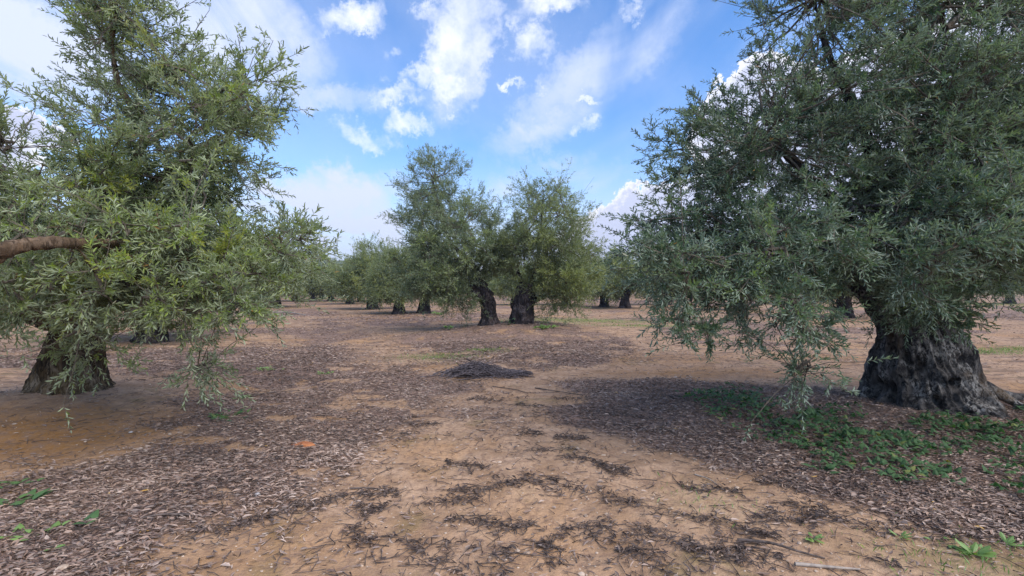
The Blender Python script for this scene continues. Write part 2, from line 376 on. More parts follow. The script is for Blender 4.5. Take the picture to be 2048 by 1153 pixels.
GREEN = [(1170, 642, 3.0, 1.2, .9), (1300, 655, 2.5, 1.0, .6), (1990, 702, 2.0, .5, .8), (880, 715, .8, .5, .6), (970, 706, .5, .3, .7), (1420, 1010, .35, .3, .15), (1930, 1120, .5, .25, .5), (1950, 610, 6, 3, .6)]
ORANGE = [(60, 880, 1.6, .9, 1), (260, 850, .7, .6, .7), (350, 660, 2, 1.5, .6), (1400, 745, 1.6, .5, .9), (560, 1100, .8, .35, .4), (850, 640, 4, 2.5, .8), (150, 1100, .7, .35, .5), (1330, 720, 1, .6, .6)]
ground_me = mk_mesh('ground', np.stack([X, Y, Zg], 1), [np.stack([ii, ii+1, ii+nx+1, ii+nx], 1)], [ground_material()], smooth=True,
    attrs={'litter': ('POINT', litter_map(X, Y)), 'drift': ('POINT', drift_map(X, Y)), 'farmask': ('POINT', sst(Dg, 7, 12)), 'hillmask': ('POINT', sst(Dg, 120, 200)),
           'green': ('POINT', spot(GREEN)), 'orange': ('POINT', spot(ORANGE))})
tag(link('ground', ground_me), kind='structure')

# ---------------------------------------------------------------- tubes, trunks
def tubes(P, Rad, sides=5):
    """P (N,K,3) centre lines, Rad (N,K) -> verts, quads"""
    n, k = P.shape[:2]
    t = np.gradient(P, axis=1); t = unit(t)
    ref = np.where(np.abs(t[..., 2:3]) > 0.9, np.array([1.0, 0, 0]), np.array([0, 0, 1.0]))
    u = unit(np.cross(t, ref)); w = np.cross(t, u)
    an = np.arange(sides) / sides * 2 * math.pi
    V = P[:, :, None] + Rad[:, :, None, None] * (u[:, :, None] * np.cos(an)[:, None] + w[:, :, None] * np.sin(an)[:, None])
    idx = np.arange(n*k*sides).reshape(n, k, sides)
    a = idx[:, :-1]; b = np.roll(a, -1, axis=2); c = idx[:, 1:]; d = np.roll(c, -1, axis=2)
    Q = np.stack([a, b, d, c], -1).reshape(-1, 4)
    return V.reshape(-1, 3), Q
def curve(pts, k, rng=None, wob=0.0):
    pts = np.asarray(pts, float); n = len(pts); t = np.linspace(0, n-1, k)
    i = np.clip(np.floor(t).astype(int), 0, n-2); f = (t - i)[:, None]
    p0 = pts[np.clip(i-1, 0, n-1)]; p1 = pts[i]; p2 = pts[i+1]; p3 = pts[np.clip(i+2, 0, n-1)]
    q = 0.5 * (2*p1 + (p2-p0)*f + (2*p0-5*p1+4*p2-p3)*f*f + (3*p1-p0-3*p2+p3)*f**3)
    if rng is not None and wob: 
        w = rng.normal(0, wob, (k, 3)); w[0] = 0; w[-1] = 0; q = q + w
    return q
def limb_mesh(pts4, mat, seed=0, k=26, sides=14, wob=0.0):
    """pts4: [(x,y,z,r)]"""
    rng = np.random.default_rng(seed); q = curve(pts4, k)
    P = q[:, :3] + (rng.normal(0, wob, (k, 3)) if wob else 0); r = q[:, 3].copy()
    V, Q = tubes(P[None], r[None], sides)
    Pc = np.repeat(P, sides, 0); off = V - Pc
    f = 1 + 0.42 * (fbm(V[:, 0]*11, V[:, 1]*11, V[:, 2]*9, 4, seed) - 0.5) * 2
    V = Pc + off * f[:, None]
    return V, Q
def trunk_mesh(path, seed, segs=150, rings=110, twist=0.6, flute=0.30, knobs=(), toes=5, toe=0.25, ff=1.7):
    path = np.asarray(path, float); base_z = path[0, 2]
    q = curve(path, rings); th = np.linspace(0, 2*math.pi, segs, endpoint=False)
    zz = q[:, 2][:, None]; TH = th[None] + twist * (zz - base_z)
    hh = zz - base_z
    fl = fbm(np.cos(TH)*ff + 7, np.sin(TH)*ff + 3, hh*0.55 + seed, 3, seed)
    rid = 1 - np.abs(fl - 0.5) * 4
    lump = fbm(np.cos(TH)*1.2 + 1, np.sin(TH)*1.2, hh*2.0 + seed, 3, seed+7) - 0.5
    fine = fbm(np.cos(TH)*6, np.sin(TH)*6, hh*4.0 + seed, 3, seed+17) - 0.5
    gn = 1 - 2*np.abs(fbm(np.cos(TH)*4.5+9, np.sin(TH)*4.5, hh*2.6+seed, 3, seed+27)*2 - 1) ; gn2 = 1 - 2*np.abs(fbm(np.cos(TH)*11+9, np.sin(TH)*11, hh*5+seed, 2, seed+37)*2 - 1)
    ph = np.random.default_rng(seed).uniform(0, 6.28)
    toer = toe * np.exp(-np.maximum(hh, 0) / 0.22) * np.maximum(0, np.cos(toes*TH + ph + 1.3*np.sin(2*TH+ph)))
    r = q[:, 3][:, None] * (1 + flute*(rid - 0.55)*0.9 + 0.40*lump + 0.16*fine + 0.17*gn + 0.07*gn2 + toer)
    for (ang, kz, sz, amp) in knobs:
        da = np.angle(np.exp(1j*(th[None] - R(ang))))
        r = r + amp * np.exp(-(da*q[:, 3][:, None]/sz)**2 - ((hh-kz)/sz)**2)
    cap = sst(np.arange(rings)/(rings-1), 0.0, 1.0)
    n_cap = 8
    r[-n_cap:] *= np.sqrt(np.clip(1 - (np.arange(1, n_cap+1)/n_cap)**2, 0.0004, 1))[:, None]
    x = q[:, 0][:, None] + r*np.cos(th)[None]; y = q[:, 1][:, None] + r*np.sin(th)[None]
    Zt = np.broadcast_to(zz, r.shape) + (fbm(x*4, y*4, 0, 3, seed+3) - 0.5) * 0.25 * sst(hh/np.max(hh), 0.7, 1.0)
    V = np.stack([x, y, Zt], -1).reshape(-1, 3)
    idx = np.arange(rings*segs).reshape(rings, segs); a = idx[:-1]; b = np.roll(a, -1, 1); c = idx[1:]; d = np.roll(c, -1, 1)
    return V, np.stack([a, b, d, c], -1).reshape(-1, 4)

# ---------------------------------------------------------------- foliage
def leaves(base, dr, nrm, size, wid, fancy, bend=None):
    """base (M,3), dr unit, nrm unit, size (M,) -> verts, quads"""
    side = unit(np.cross(dr, nrm)); L = size[:, None]; W = (size*wid)[:, None]
    tip = base + dr*L - nrm*L*0.10
    if fancy:
        m1 = base + dr*L*0.36; m2 = base + dr*L*0.70 - nrm*L*0.03; e = nrm*W*0.22
        if bend is not None: bb = side*(bend*size)[:, None]; m1 = m1 + bb; m2 = m2 + bb*0.85
        V = np.stack([base, m1+side*W*0.5+e, m2+side*W*0.42+e, tip, m2-side*W*0.42+e, m1-side*W*0.5+e], 1)
        k = np.arange(len(base))[:, None]*6
        Q = np.concatenate([k + np.array([[0, 1, 2, 3]]), k + np.array([[0, 3, 4, 5]])], 1).reshape(-1, 4)
        per = 2
    else:
        m1 = base + dr*L*0.5
        V = np.stack([base, m1+side*W*0.55, tip, m1-side*W*0.55], 1)
        Q = np.arange(len(base))[:, None]*4 + np.array([[0, 1, 2, 3]]); per = 1
    return V.reshape(-1, 3), Q, per
def shoot_leaves(rng, p0, d, L, nl, lsize, lwid, tint, fancy, droop=0.15):
    n = len(p0); t = np.linspace(0.12, 1.0, nl)[None] + rng.uniform(-.03, .03, (n, nl))
    ref = unit(np.cross(d, unit(rng.normal(size=(n, 3))))); ref2 = np.cross(d, ref)
    pos = p0[:, None] + d[:, None]*(L[:, None]*t)[..., None] + np.array([0, 0, -1.0])*(droop*L[:, None]*t*t)[..., None]
    k = np.arange(nl); a = (k % 2)*math.pi + (k//2 % 2)*(math.pi/2)
    a = a[None] + rng.normal(0, 0.35, (n, nl))
    perp = ref[:, None]*np.cos(a)[..., None] + ref2[:, None]*np.sin(a)[..., None]
    th = np.radians(rng.uniform(28, 68, (n, nl))) * (1 - 0.45*t)
    dr = unit(d[:, None]*np.cos(th)[..., None] + perp*np.sin(th)[..., None] + rng.normal(0, .12, (n, nl, 3)) + np.array([0, 0, -0.10]))
    nrm = unit(d[:, None]*np.sin(th)[..., None] - perp*np.cos(th)[..., None] + rng.normal(0, .25, (n, nl, 3)))
    nrm = unit(nrm - dr*np.sum(nrm*dr, -1, keepdims=True))
    sz = (lsize[:, None] * rng.uniform(0.65, 1.15, (n, nl)) * (1 - 0.35*np.abs(t-0.45)))
    V, Q, per = leaves(pos.reshape(-1, 3), dr.reshape(-1, 3), nrm.reshape(-1, 3), sz.ravel(), lwid, fancy)
    tn = np.clip(tint[:, None] + rng.normal(0, 0.10, (n, nl)), 0, 0.95)
    tn = np.where(rng.random((n, nl)) < 0.003, 1.0, tn)
    return V, Q, np.repeat(tn.ravel(), per)
def poly_clusters(rng, poly, Y0, tmax, kt, clus, holes=(), grad=None, up=.5, df=1.0, tt=0.0, ngroup=12, mg=.06):
    """clusters filling an inflated volume whose outline is a polygon (photo pixels) standing at distance Y0"""
    P = np.array([((px-CX)/F*Y0, CAMH-(py-CY)/F*Y0) for px, py in poly]); lo, hi = P.min(0), P.max(0)
    n = 40000; q = lo + rng.random((n, 2))*(hi-lo); d = sdf(P, q[:, 0], q[:, 1]) - mg
    d = d + (fbm(q[:, 0]*2.2, q[:, 1]*2.2, Y0, 2, 7)-.5)*.30
    th = np.minimum(tmax, kt*np.sqrt(np.maximum(d, 0))); w = rng.uniform(-tmax, tmax, n)
    ins = (d > 0) & (np.abs(w) < th)
    vol = ins.mean()*np.prod(hi-lo)*2*tmax; q, w = q[ins], w[ins]; m = int(vol*clus)
    # best-candidate thinning keeps the clusters evenly spread, without clots
    kk = 1 + w/Y0*.9; C = np.stack([q[:, 0]*kk, Y0+w, CAMH + (q[:, 1]-CAMH)*kk], 1)[:m*4]
    keep = np.ones(len(C), bool); r0 = .62*(1/clus)**(1/3)
    for i in range(len(C)):
        if keep[i]: dd = np.linalg.norm(C[i+1:]-C[i], axis=1); keep[i+1:] &= dd > r0
    C = C[keep][:m]
    px = CX + C[:, 0]/C[:, 1]*F; py = CY - (C[:, 2]-CAMH)/C[:, 1]*F; f = np.full(len(C), float(df))
    for hx, hy, rx, ry, k in holes: f *= 1 - (1-k)*np.exp(-((px-hx)/rx)**2-((py-hy)/ry)**2)
    if grad: f *= np.interp(py, grad[0], grad[1])
    C, f = C[f > .08], f[f > .08]
    cen = np.array([P[:, 0].mean(), Y0, P[:, 1].mean()])
    G = C[rng.choice(len(C), ngroup, replace=False)]
    for _ in range(6):
        k = np.argmin(np.linalg.norm(C[:, None]-G[None], axis=2), 1)
        G = np.array([C[k == g].mean(0) if (k == g).any() else G[g] for g in range(ngroup)])
    return [dict(c=G[g], C=C[k == g], out=unit(C[k == g]-cen), up=up, df=f[k == g], tt=tt + rng.normal(0, .04)) for g in range(ngroup) if (k == g).any()]
def crown(rng, lobes, roots, dens=380, ls=0.058, lw=0.20, nl=13, fancy=True, clus=9.0, spread=0.20, shoot=(0.10, 0.28), tint0=0.35, limb_r=0.05, mat_leaf=None, mat_twig=None, twigs=True, groups=()):
    """lobes: (centre, (rx,ry,rz), density factor, up bias, tint offset); groups: ready clusters. roots: points limbs start from"""
    VV, QQ, MI, TN, off = [], [], [], [], 0
    limbs = []; roots = np.asarray(roots)
    tw_a, tw_b = [], []; br_a, br_b = [], []
    P0, Dd, LL, TT = [], [], [], []
    gr = list(groups)
    for (c, r, df, up, tt) in lobes:
        c = np.asarray(c, float); r = np.asarray(r, float); m = max(3, int(round(4.19*np.prod(r)*clus)))
        u = unit(rng.normal(size=(m, 3))) * (rng.uniform(0.04, 1.0, (m, 1)) ** 0.40)
        C = c + u*r*0.92; gr.append(dict(c=c, C=C, out=unit(C - c + np.array([0, 0, 0.001])), up=up, df=np.full(m, float(df)), tt=tt))
    for g in gr:
        c, C, outd, up, tt = g['c'], g['C'], g['out'], g['up'], g['tt']; m = len(C)
        rt = roots[np.argmin(np.linalg.norm(roots[:, :3]-c, axis=1))]
        mid = (rt + c)/2 + np.array([0, 0, 0.10])*np.linalg.norm(c-rt) + rng.normal(0, 0.05, 3)
        path = curve([rt, mid, c, c + np.array([0, 0, 0.15])], 24)
        dlen = np.linalg.norm(c-rt)
        ks = min(1.0, np.abs(C-c).max()/.35)
        limbs.append((path, np.linspace(limb_r*(0.5+0.35*dlen)*ks**2, 0.005, 24)))
        dd = np.linalg.norm(path[None, 8:] - C[:, None], axis=2); pp = path[8:][np.argmin(dd, 1)]
        br_a.append(pp); br_b.append(C)
        nt = 6; ns = max(1, int(round(dens/clus/nt)))
        st = pp[:, None] + (C-pp)[:, None]*rng.uniform(.55, 1.0, (m, nt, 1))
        sp_ = spread*rng.uniform(0.7, 1.3, (m, 1, 1))
        en = C[:, None] + rng.normal(size=(m, nt, 3))*sp_ + outd[:, None]*spread*0.4 + np.array([0, 0, up*spread*0.6])
        st = st.reshape(-1, 3); en = en.reshape(-1, 3); tw_a.append(st); tw_b.append(en)
        td = unit(en-st); dfr = np.repeat(g['df'], nt)
        ctint = np.repeat(rng.normal(0, 0.17, m), nt)
        for s in range(ns*2):
            kp = rng.random(len(st)) < dfr*0.5*(1 if s else 2)
            f = rng.uniform(0.15, 1.0, (len(st), 1)) if s else np.ones((len(st), 1))
            P0.append((st + (en-st)*f)[kp])
            Dd.append(unit(td*(1.3 if s == 0 else 0.6) + np.array([0, 0, up]) + rng.normal(0, 0.55, (len(st), 3)))[kp])
            LL.append(rng.uniform(shoot[0], shoot[1], kp.sum()))
            TT.append((tint0 + tt + ctint + rng.normal(0, 0.05, len(st)))[kp])
    P0 = np.concatenate(P0); Dd = np.concatenate(Dd); LL = np.concatenate(LL); TT = np.concatenate(TT)
    V, Q, tn = shoot_leaves(rng, P0, Dd, LL, nl, np.full(len(P0), ls), lw, TT, fancy)
    VV.append(V); QQ.append(Q); MI.append(np.zeros(len(Q))); TN.append(tn); off += len(V)
    if twigs:
        a, b = np.concatenate(br_a), np.concatenate(br_b)
        mid = (a+b)/2 + rng.normal(0, 0.05, a.shape); P = np.stack([a, (a+mid)/2, mid, (mid+b)/2+rng.normal(0, .015, a.shape), b], 1)
        V, Q = tubes(P, np.linspace(0.016, 0.006, 5)[None]*np.ones((len(a), 1)), 5)
        VV.append(V); QQ.append(Q+off); off += len(V); MI.append(np.ones(len(Q))); TN.append(np.zeros(len(Q)))
        a, b = np.concatenate(tw_a), np.concatenate(tw_b)
        P = np.stack([a, (a+b)/2 + rng.normal(0, .02, a.shape), b], 1)
        V, Q = tubes(P, np.array([[0.005, 0.004, 0.0025]])*np.ones((len(a), 1)), 3)
        VV.append(V); QQ.append(Q+off); off += len(V); MI.append(np.ones(len(Q))); TN.append(np.zeros(len(Q)))
        if fancy:
            P = np.stack([P0, P0+Dd*(LL*0.5)[:, None]-np.array([0, 0, .04])*LL[:, None], P0+Dd*LL[:, None]-np.array([0, 0, .15])*LL[:, None]], 1)
            V, Q = tubes(P, np.array([[0.0020, 0.0016, 0.0008]])*np.ones((len(P0), 1)), 3)
            VV.append(V); QQ.append(Q+off); off += len(V); MI.append(np.ones(len(Q))); TN.append(np.zeros(len(Q)))
    return np.concatenate(VV), np.concatenate(QQ), np.concatenate(MI), np.concatenate(TN), limbs
def make_tree(name, base, trunkVQ, limbs4, crownargs, mat_bark, mat_leaf, label, group=None, seed=1, split_limbs=True, extra=()):
    base = np.asarray(base, float)
    root = bpy.data.objects.new(name, None); col.objects.link(root); root.location = tuple(base); root.empty_display_size = 0.3
    tag(root, label, 'tree', group)
    V, Q = trunkVQ
    tr = link('trunk', mk_mesh('trunk', V-base, [Q], [mat_bark], smooth=True), root)
    rng = np.random.default_rng(seed)
    V, Q, mi, tn, lb = crown(rng, **crownargs)
    link('crown', mk_mesh('crown', V-base, [Q], [mat_leaf, MAT_TWIG], mi, {'tint': ('FACE', tn)}), root)
    for j, (pts4, mt) in enumerate(limbs4):
        V, Q = limb_mesh(pts4, mt, seed+j, k=44, sides=18, wob=.005); link('limb', mk_mesh('limb', V-base, [Q], [mt], smooth=True), root)
    if split_limbs:
        for path, rad in lb:
            V, Q = tubes((path + 0)[None], rad[None], 8); link('limb', mk_mesh('limb', V-base, [Q], [mat_bark], smooth=True), root)
    else:
        A = np.stack([p for p, r_ in lb]); B = np.stack([r_ for p, r_ in lb]); V, Q = tubes(A, B, 6)
        link('limbs', mk_mesh('limbs', V-base, [Q], [mat_bark], smooth=True), root)
    for nm, V, Q, mt in extra: link(nm, mk_mesh(nm, V-base, [Q], [mt], smooth=True), root)
    return root

def P4(px, py, Y, r): p = at(px, py, Y); return (p[0], p[1], p[2], r)
def LB(px, py, Y, rx, ry, rz, df=1.0, up=0.5, tt=0.0, q=None):
    q = q or (0.84 if Y < 10 else 1.0)
    return (at(px, py, Y), (rx*q, ry*q, rz*q), df, up, tt)

# ---- near left tree
bl = np.array([-5.75, 6.25, float(height(-5.75, 6.25))])
tl = trunk_mesh([(-5.78, 6.25, bl[2]-.15, .46), (-5.78, 6.25, bl[2]+.04, .33), (-5.76, 6.25, bl[2]+.28, .27), (-5.72, 6.25, bl[2]+.62, .24), (-5.72, 6.28, bl[2]+.95, .20), (-5.74, 6.3, bl[2]+1.35, .18), (-5.6, 6.3, bl[2]+1.7, .20)],
    seed=3, knobs=[(-20, .66, .12, .14), (200, .3, .2, .05), (-70, .25, .12, .06), (-110, .45, .10, .05)], toes=5, toe=.30)
limbsL = [
    ([P4(115, 640, 6.2, .20), P4(170, 560, 5.9, .15), P4(250, 498, 5.1, .06), P4(160, 488, 3.55, .040), P4(60, 490, 3.2, .044), P4(0, 506, 3.1, .054), P4(-70, 550, 3.1, .06)], MAT_LIMB),
    ([P4(120, 640, 6.3, .19), P4(190, 520, 6.0, .14), P4(285, 400, 5.6, .085), P4(340, 345, 5.4, .06), P4(400, 300, 5.2, .045), P4(460, 285, 5.1, .02)], MAT_BARK_L),
    ([P4(230, 470, 5.9, .10), P4(270, 330, 5.5, .06), P4(290, 250, 5.3, .045), P4(240, 180, 5.1, .03), P4(225, 90, 5.0, .012)], MAT_BARK_L),
    ([P4(110, 640, 6.3, .17), P4(60, 520, 6.2, .13), P4(20, 420, 6.0, .08), P4(0, 330, 5.8, .03)], MAT_BARK_L),
    ([P4(150, 600, 6.1, .13), P4(260, 560, 5.4, .09), P4(380, 520, 4.9, .05), P4(460, 500, 4.7, .015)], MAT_BARK_L)]
rngp = np.random.default_rng(301)
PL_BACK = [(95, -170), (80, 0), (78, 70), (122, 100), (120, 150), (140, 190), (110, 210), (128, 262), (100, 300), (40, 300), (-40, 260), (-160, 300), (-260, 420), (-260, 640), (-60, 660), (60, 650), (180, 660), (330, 660), (470, 655), (565, 600), (585, 530), (610, 475), (560, 440), (555, 400), (565, 365), (575, 320), (598, 280), (610, 225), (598, 185), (562, 135), (515, 130), (478, 95), (430, 88), (415, 60), (372, 45), (352, 0), (350, -170)]
PL_FRONT = [(-160, 430), (60, 400), (210, 400), (380, 430), (520, 440), (600, 500), (585, 580), (540, 635), (485, 675), (445, 708), (372, 715), (325, 690), (250, 680), (215, 700), (170, 712), (110, 700), (50, 690), (-160, 690)]
hL = [(470, 340, 40, 16, .3), (530, 400, 20, 20, .6), (130, 30, 50, 60, .7), (330, 245, 40, 40, .6), (100, 330, 60, 40, .6)]
grpL = poly_clusters(rngp, PL_BACK, 5.1, .95, 1.15, 15, hL, ([-150, 60, 250, 420], [.42, .55, .8, 1.0]), .35, 1.0, .02, 18) + \
       poly_clusters(rngp, PL_FRONT, 3.9, .50, .75, 20, [(110, 500, 130, 40, .02)], ([560, 720], [1.0, .6]), .15, 1.0, .12, 14, .08)
lobL = [LB(175, 705, 4.8, .15, .1, .04, .35, -.1, .16), LB(400, 735, 4.1, .10, .1, .03, .25, -.2, -.05), LB(15, 290, 3.9, .06, .08, .14, .5, 1.4), LB(600, 478, 4.5, .10, .15, .06, .5, .3, .05)]
rootsL = [at(235, 500, 5.6), at(285, 400, 5.6), at(270, 330, 5.5), at(240, 180, 5.1), at(340, 345, 5.4), at(20, 420, 6.0), at(120, 490, 4.4), at(20, 496, 4.0), at(260, 560, 5.4), at(380, 520, 4.9), at(115, 610, 6.1), at(400, 300, 5.2)]
treeL = make_tree('olive_tree', bl, tl, limbsL, dict(lobes=lobL, groups=grpL, roots=np.concatenate([curve(np.array(l[0]), 14)[3:, :3] for l in limbsL]), dens=960, ls=.060, lw=.25, nl=12, tint0=.54, spread=.19, clus=16, shoot=(.08, .23), limb_r=.022), MAT_BARK_L, MAT_LEAF,
    'large olive tree on the left, mossy brown trunk, bare limb crossing its crown', seed=11)

# ---- near right tree
br_ = np.array([5.25, 6.1, float(height(5.25, 6.1))]); gz = br_[2]
tr_ = trunk_mesh([(5.30, 6.1, gz-.18, .76), (5.30, 6.1, gz+.03, .56), (5.28, 6.1, gz+.22, .47), (5.22, 6.1, gz+.55, .40), (5.19, 6.1, gz+.85, .35), (5.12, 6.12, gz+1.08, .33), (4.94, 6.15, gz+1.32, .30), (4.75, 6.18, gz+1.6, .27), (4.72, 6.2, gz+1.8, .22)],
    seed=8, twist=.12, segs=280, rings=200, flute=.36, ff=2.6, knobs=[(-97, .52, .07, -.16), (-118, .30, .07, -.13), (-72, .78, .06, -.11), (-60, .18, .08, -.10), (-132, .70, .06, -.10), (-88, .28, .07, .09), (-108, .62, .06, .06), (-70, .45, .08, .07), (-125, .45, .07, .06), (195, .62, .12, .12), (205, .28, .14, .08), (-15, .82, .20, .10), (-60, .35, .12, .07), (-110, .5, .13, .06), (-80, .2, .15, .10), (-120, .12, .12, .08)], toes=6, toe=.20)
limbsR = [
    ([P4(1790, 600, 6.2, .24), P4(1745, 500, 5.9, .15), P4(1755, 420, 5.7, .12), P4(1785, 345, 5.5, .09), P4(1850, 290, 5.2, .07), P4(1950, 240, 4.9, .05), P4(2060, 190, 4.6, .02)], MAT_BARK_C),
    ([P4(1755, 420, 5.7, .10), P4(1740, 300, 5.5, .07), P4(1700, 200, 5.3, .05), P4(1650, 90, 5.2, .03), P4(1630, 0, 5.2, .012)], MAT_BARK_C),
    ([P4(1770, 560, 6.2, .16), P4(1680, 480, 5.8, .09), P4(1590, 455, 5.4, .06), P4(1480, 450, 5.1, .04), P4(1380, 470, 5.0, .015)], MAT_BARK_C),
    ([P4(1740, 500, 5.9, .10), P4(1640, 380, 5.5, .06), P4(1540, 280, 5.3, .04), P4(1450, 230, 5.2, .012)], MAT_BARK_C),
    ([P4(1790, 600, 6.2, .18), P4(1880, 500, 6.0, .13), P4(1990, 430, 5.6, .09), P4(2100, 380, 5.2, .05)], MAT_BARK_C),
    ([P4(1850, 290, 5.2, .05), P4(1880, 180, 5.0, .035), P4(1890, 60, 4.9, .012)], MAT_BARK_C)]
PR_BACK = [(1520, -170), (1492, 0), (1488, 60), (1450, 80), (1455, 118), (1500, 140), (1435, 160), (1400, 195), (1345, 235), (1300, 225), (1270, 285), (1290, 330), (1325, 350), (1285, 372), (1310, 400), (1280, 440), (1225, 460), (1215, 520), (1225, 600), (1300, 640), (1420, 630), (1600, 640), (1760, 590), (1900, 600), (2050, 600), (2350, 600), (2450, 300), (2350, -170)]
PR_FRONT = [(1225, 520), (1310, 450), (1480, 440), (1600, 430), (1720, 440), (1830, 370), (1960, 300), (2150, 280), (2260, 420), (2200, 590), (2060, 608), (1955, 600), (1935, 640), (1890, 660), (1840, 635), (1790, 640), (1745, 600), (1700, 640), (1655, 660), (1625, 725), (1565, 720), (1500, 705), (1450, 690), (1400, 700), (1360, 690), (1335, 735), (1290, 715), (1250, 650), (1220, 590)]
hR = [(1600, 90, 160, 140, .68), (1560, 195, 46, 22, .1), (1525, 255, 40, 26, .15), (1600, 110, 60, 34, .5), (1690, 60, 40, 40, .6), (1500, 60, 40, 60, .7), (1330, 420, 30, 26, .5), (1620, 330, 50, 20, .6), (1720, 130, 40, 30, .6)]
grpR = poly_clusters(rngp, PR_BACK, 5.3, 1.10, 1.15, 14, hR, ([-150, 60, 250, 420], [.50, .62, .85, 1.0]), .35, 1.0, 0, 22) + \
       poly_clusters(rngp, PR_FRONT, 4.05, .50, .75, 20, [], ([600, 700, 760], [1.0, .8, .55]), .1, .95, .04, 14, .12)
lobR = [LB(1600, 742, 3.9, .15, .12, .05, .35, -.1), LB(1825, 600, 5.0, .22, .12, .09, .9, 0), LB(1885, 632, 5.0, .20, .12, .08, .9, -.1, .03), LB(2250, 150, 7.0, 1.1, .9, 1.2, .8, .4), LB(1800, 470, 6.9, .9, .5, .5, .8, .2, -.1)]
rootsR = [at(1745, 500, 5.9), at(1755, 420, 5.7), at(1785, 345, 5.5), at(1850, 290, 5.2), at(1740, 300, 5.5), at(1700, 200, 5.3), at(1650, 90, 5.2), at(1680, 480, 5.8), at(1590, 455, 5.4), at(1480, 450, 5.1), at(1640, 380, 5.5), at(1540, 280, 5.3), at(1880, 500, 6.0), at(1990, 430, 5.6), at(1880, 180, 5.0), at(1950, 240, 4.9), at(1790, 590, 6.1)]
rootV, rootQ = limb_mesh([P4(1935, 755, 6.1, .05), P4(1975, 775, 6.02, .07), P4(2020, 802, 5.92, .055), P4(2070, 830, 5.75, .05), P4(2110, 850, 5.6, .03)], MAT_BARK_R, 77)
root2V, root2Q = limb_mesh([P4(1985, 785, 6.3, .07), P4(2040, 797, 6.35, .06), P4(2110, 803, 6.4, .045), P4(2180, 815, 6.4, .02)], MAT_BARK_R, 78)
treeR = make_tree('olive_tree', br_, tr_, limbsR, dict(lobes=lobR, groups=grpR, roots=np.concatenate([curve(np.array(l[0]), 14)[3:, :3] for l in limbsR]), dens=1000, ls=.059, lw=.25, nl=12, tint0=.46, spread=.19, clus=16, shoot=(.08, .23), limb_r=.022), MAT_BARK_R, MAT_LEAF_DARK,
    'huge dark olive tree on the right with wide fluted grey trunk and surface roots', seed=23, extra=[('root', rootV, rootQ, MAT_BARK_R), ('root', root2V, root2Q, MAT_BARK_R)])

# ---- the pair on the mound
DC = 16.2
def zc_(x, y): return float(height(x, y))
pA = at(978, 655, DC); bA = np.array([pA[0], DC, zc_(pA[0], DC)])
def TP(px, py, r, Y=DC): p = at(px, py, Y); return (p[0], p[1], p[2], r)
tA = trunk_mesh([(pA[0], DC, bA[2]-.15, .46), TP(978, 651, .32), TP(977, 634, .23), TP(974, 612, .215), TP(968, 598, .25), TP(960, 583, .31), TP(953, 571, .26)], seed=31, segs=90, rings=70, knobs=[(180, 1.15, .13, .25), (0, .9, .2, .05)], toe=.12)
PA = [(820, 322), (852, 296), (872, 312), (905, 318), (926, 345), (922, 388), (940, 400), (970, 384), (990, 405), (990, 430), (1020, 445), (1030, 490), (1020, 545), (990, 570), (960, 558), (938, 575), (950, 602), (938, 632), (905, 642), (872, 618), (840, 602), (795, 592), (785, 530), (812, 470), (786, 410), (802, 382)]
grpA = poly_clusters(rngp, PA, 16.2, 1.5, 1.5, 6, [(955, 395, 14, 14, .3), (900, 400, 20, 20, .7), (960, 470, 20, 16, .6)], ([300, 420, 520], [.42, .55, .95]), .5, 1.0, 0, 9, .02)
rA = [at(965, 570, DC), at(930, 520, DC), at(900, 470, DC), at(880, 420, DC)]
lmA = [([TP(966, 575, .17), TP(945, 530, .09), TP(905, 490, .065), TP(880, 430, .04), TP(865, 360, .02)], MAT_BARK_C), ([TP(962, 575, .12), TP(972, 520, .05), TP(976, 460, .02)], MAT_BARK_C), ([TP(955, 582, .20), TP(940, 578, .13), TP(932, 574, .05)], MAT_BARK_C)]
twinkw = dict(dens=520, ls=.10, lw=.24, nl=9, fancy=False, clus=6.0, spread=.25, shoot=(.15, .36), limb_r=.016, tint0=.36)
make_tree('olive_tree', bA, tA, lmA, dict(lobes=[], groups=grpA, roots=rA, **twinkw), MAT_BARK_C, MAT_LEAF, 'tall olive tree with knobbed leaning trunk, left of the pair on the low mound', group='pair of olive trees on the mound', seed=41)
pB = at(1043, 658, DC-.2); bB = np.array([pB[0], DC-.2, zc_(pB[0], DC-.2)])
tB = trunk_mesh([(pB[0], DC-.2, bB[2]-.15, .50), TP(1043, 653, .36, DC-.2), TP(1044, 634, .31, DC-.2), TP(1047, 610, .27, DC-.2), TP(1050, 592, .26, DC-.2), TP(1052, 578, .28, DC-.2), TP(1052, 568, .24, DC-.2)], seed=36, segs=90, rings=70, knobs=[(180, .75, .12, .08), (-90, .5, .15, .1), (-50, .3, .1, .08)], toe=.12)
PB = [(1012, 402), (1030, 392), (1055, 368), (1082, 360), (1118, 368), (1140, 388), (1142, 412), (1168, 418), (1176, 460), (1180, 495), (1200, 520), (1206, 570), (1192, 605), (1160, 628), (1132, 645), (1100, 636), (1092, 612), (1078, 592), (1040, 574), (1008, 558), (980, 510), (1000, 465), (1020, 435)]
grpB = poly_clusters(rngp, PB, 16.0, 1.5, 1.5, 6, [(1075, 445, 26, 14, .5), (1120, 480, 16, 14, .7)], ([370, 450, 520], [.42, .55, .95]), .5, 1.0, .08, 9, .02)
for g in grpB: g['tt'] += .10*max(0, g['c'][0]-1.2)  # sunlight from the right painted in: leaf tint rises towards that side
rB = [at(1052, 572, DC), at(1075, 520, DC), at(1085, 460, DC), at(1085, 600, DC)]
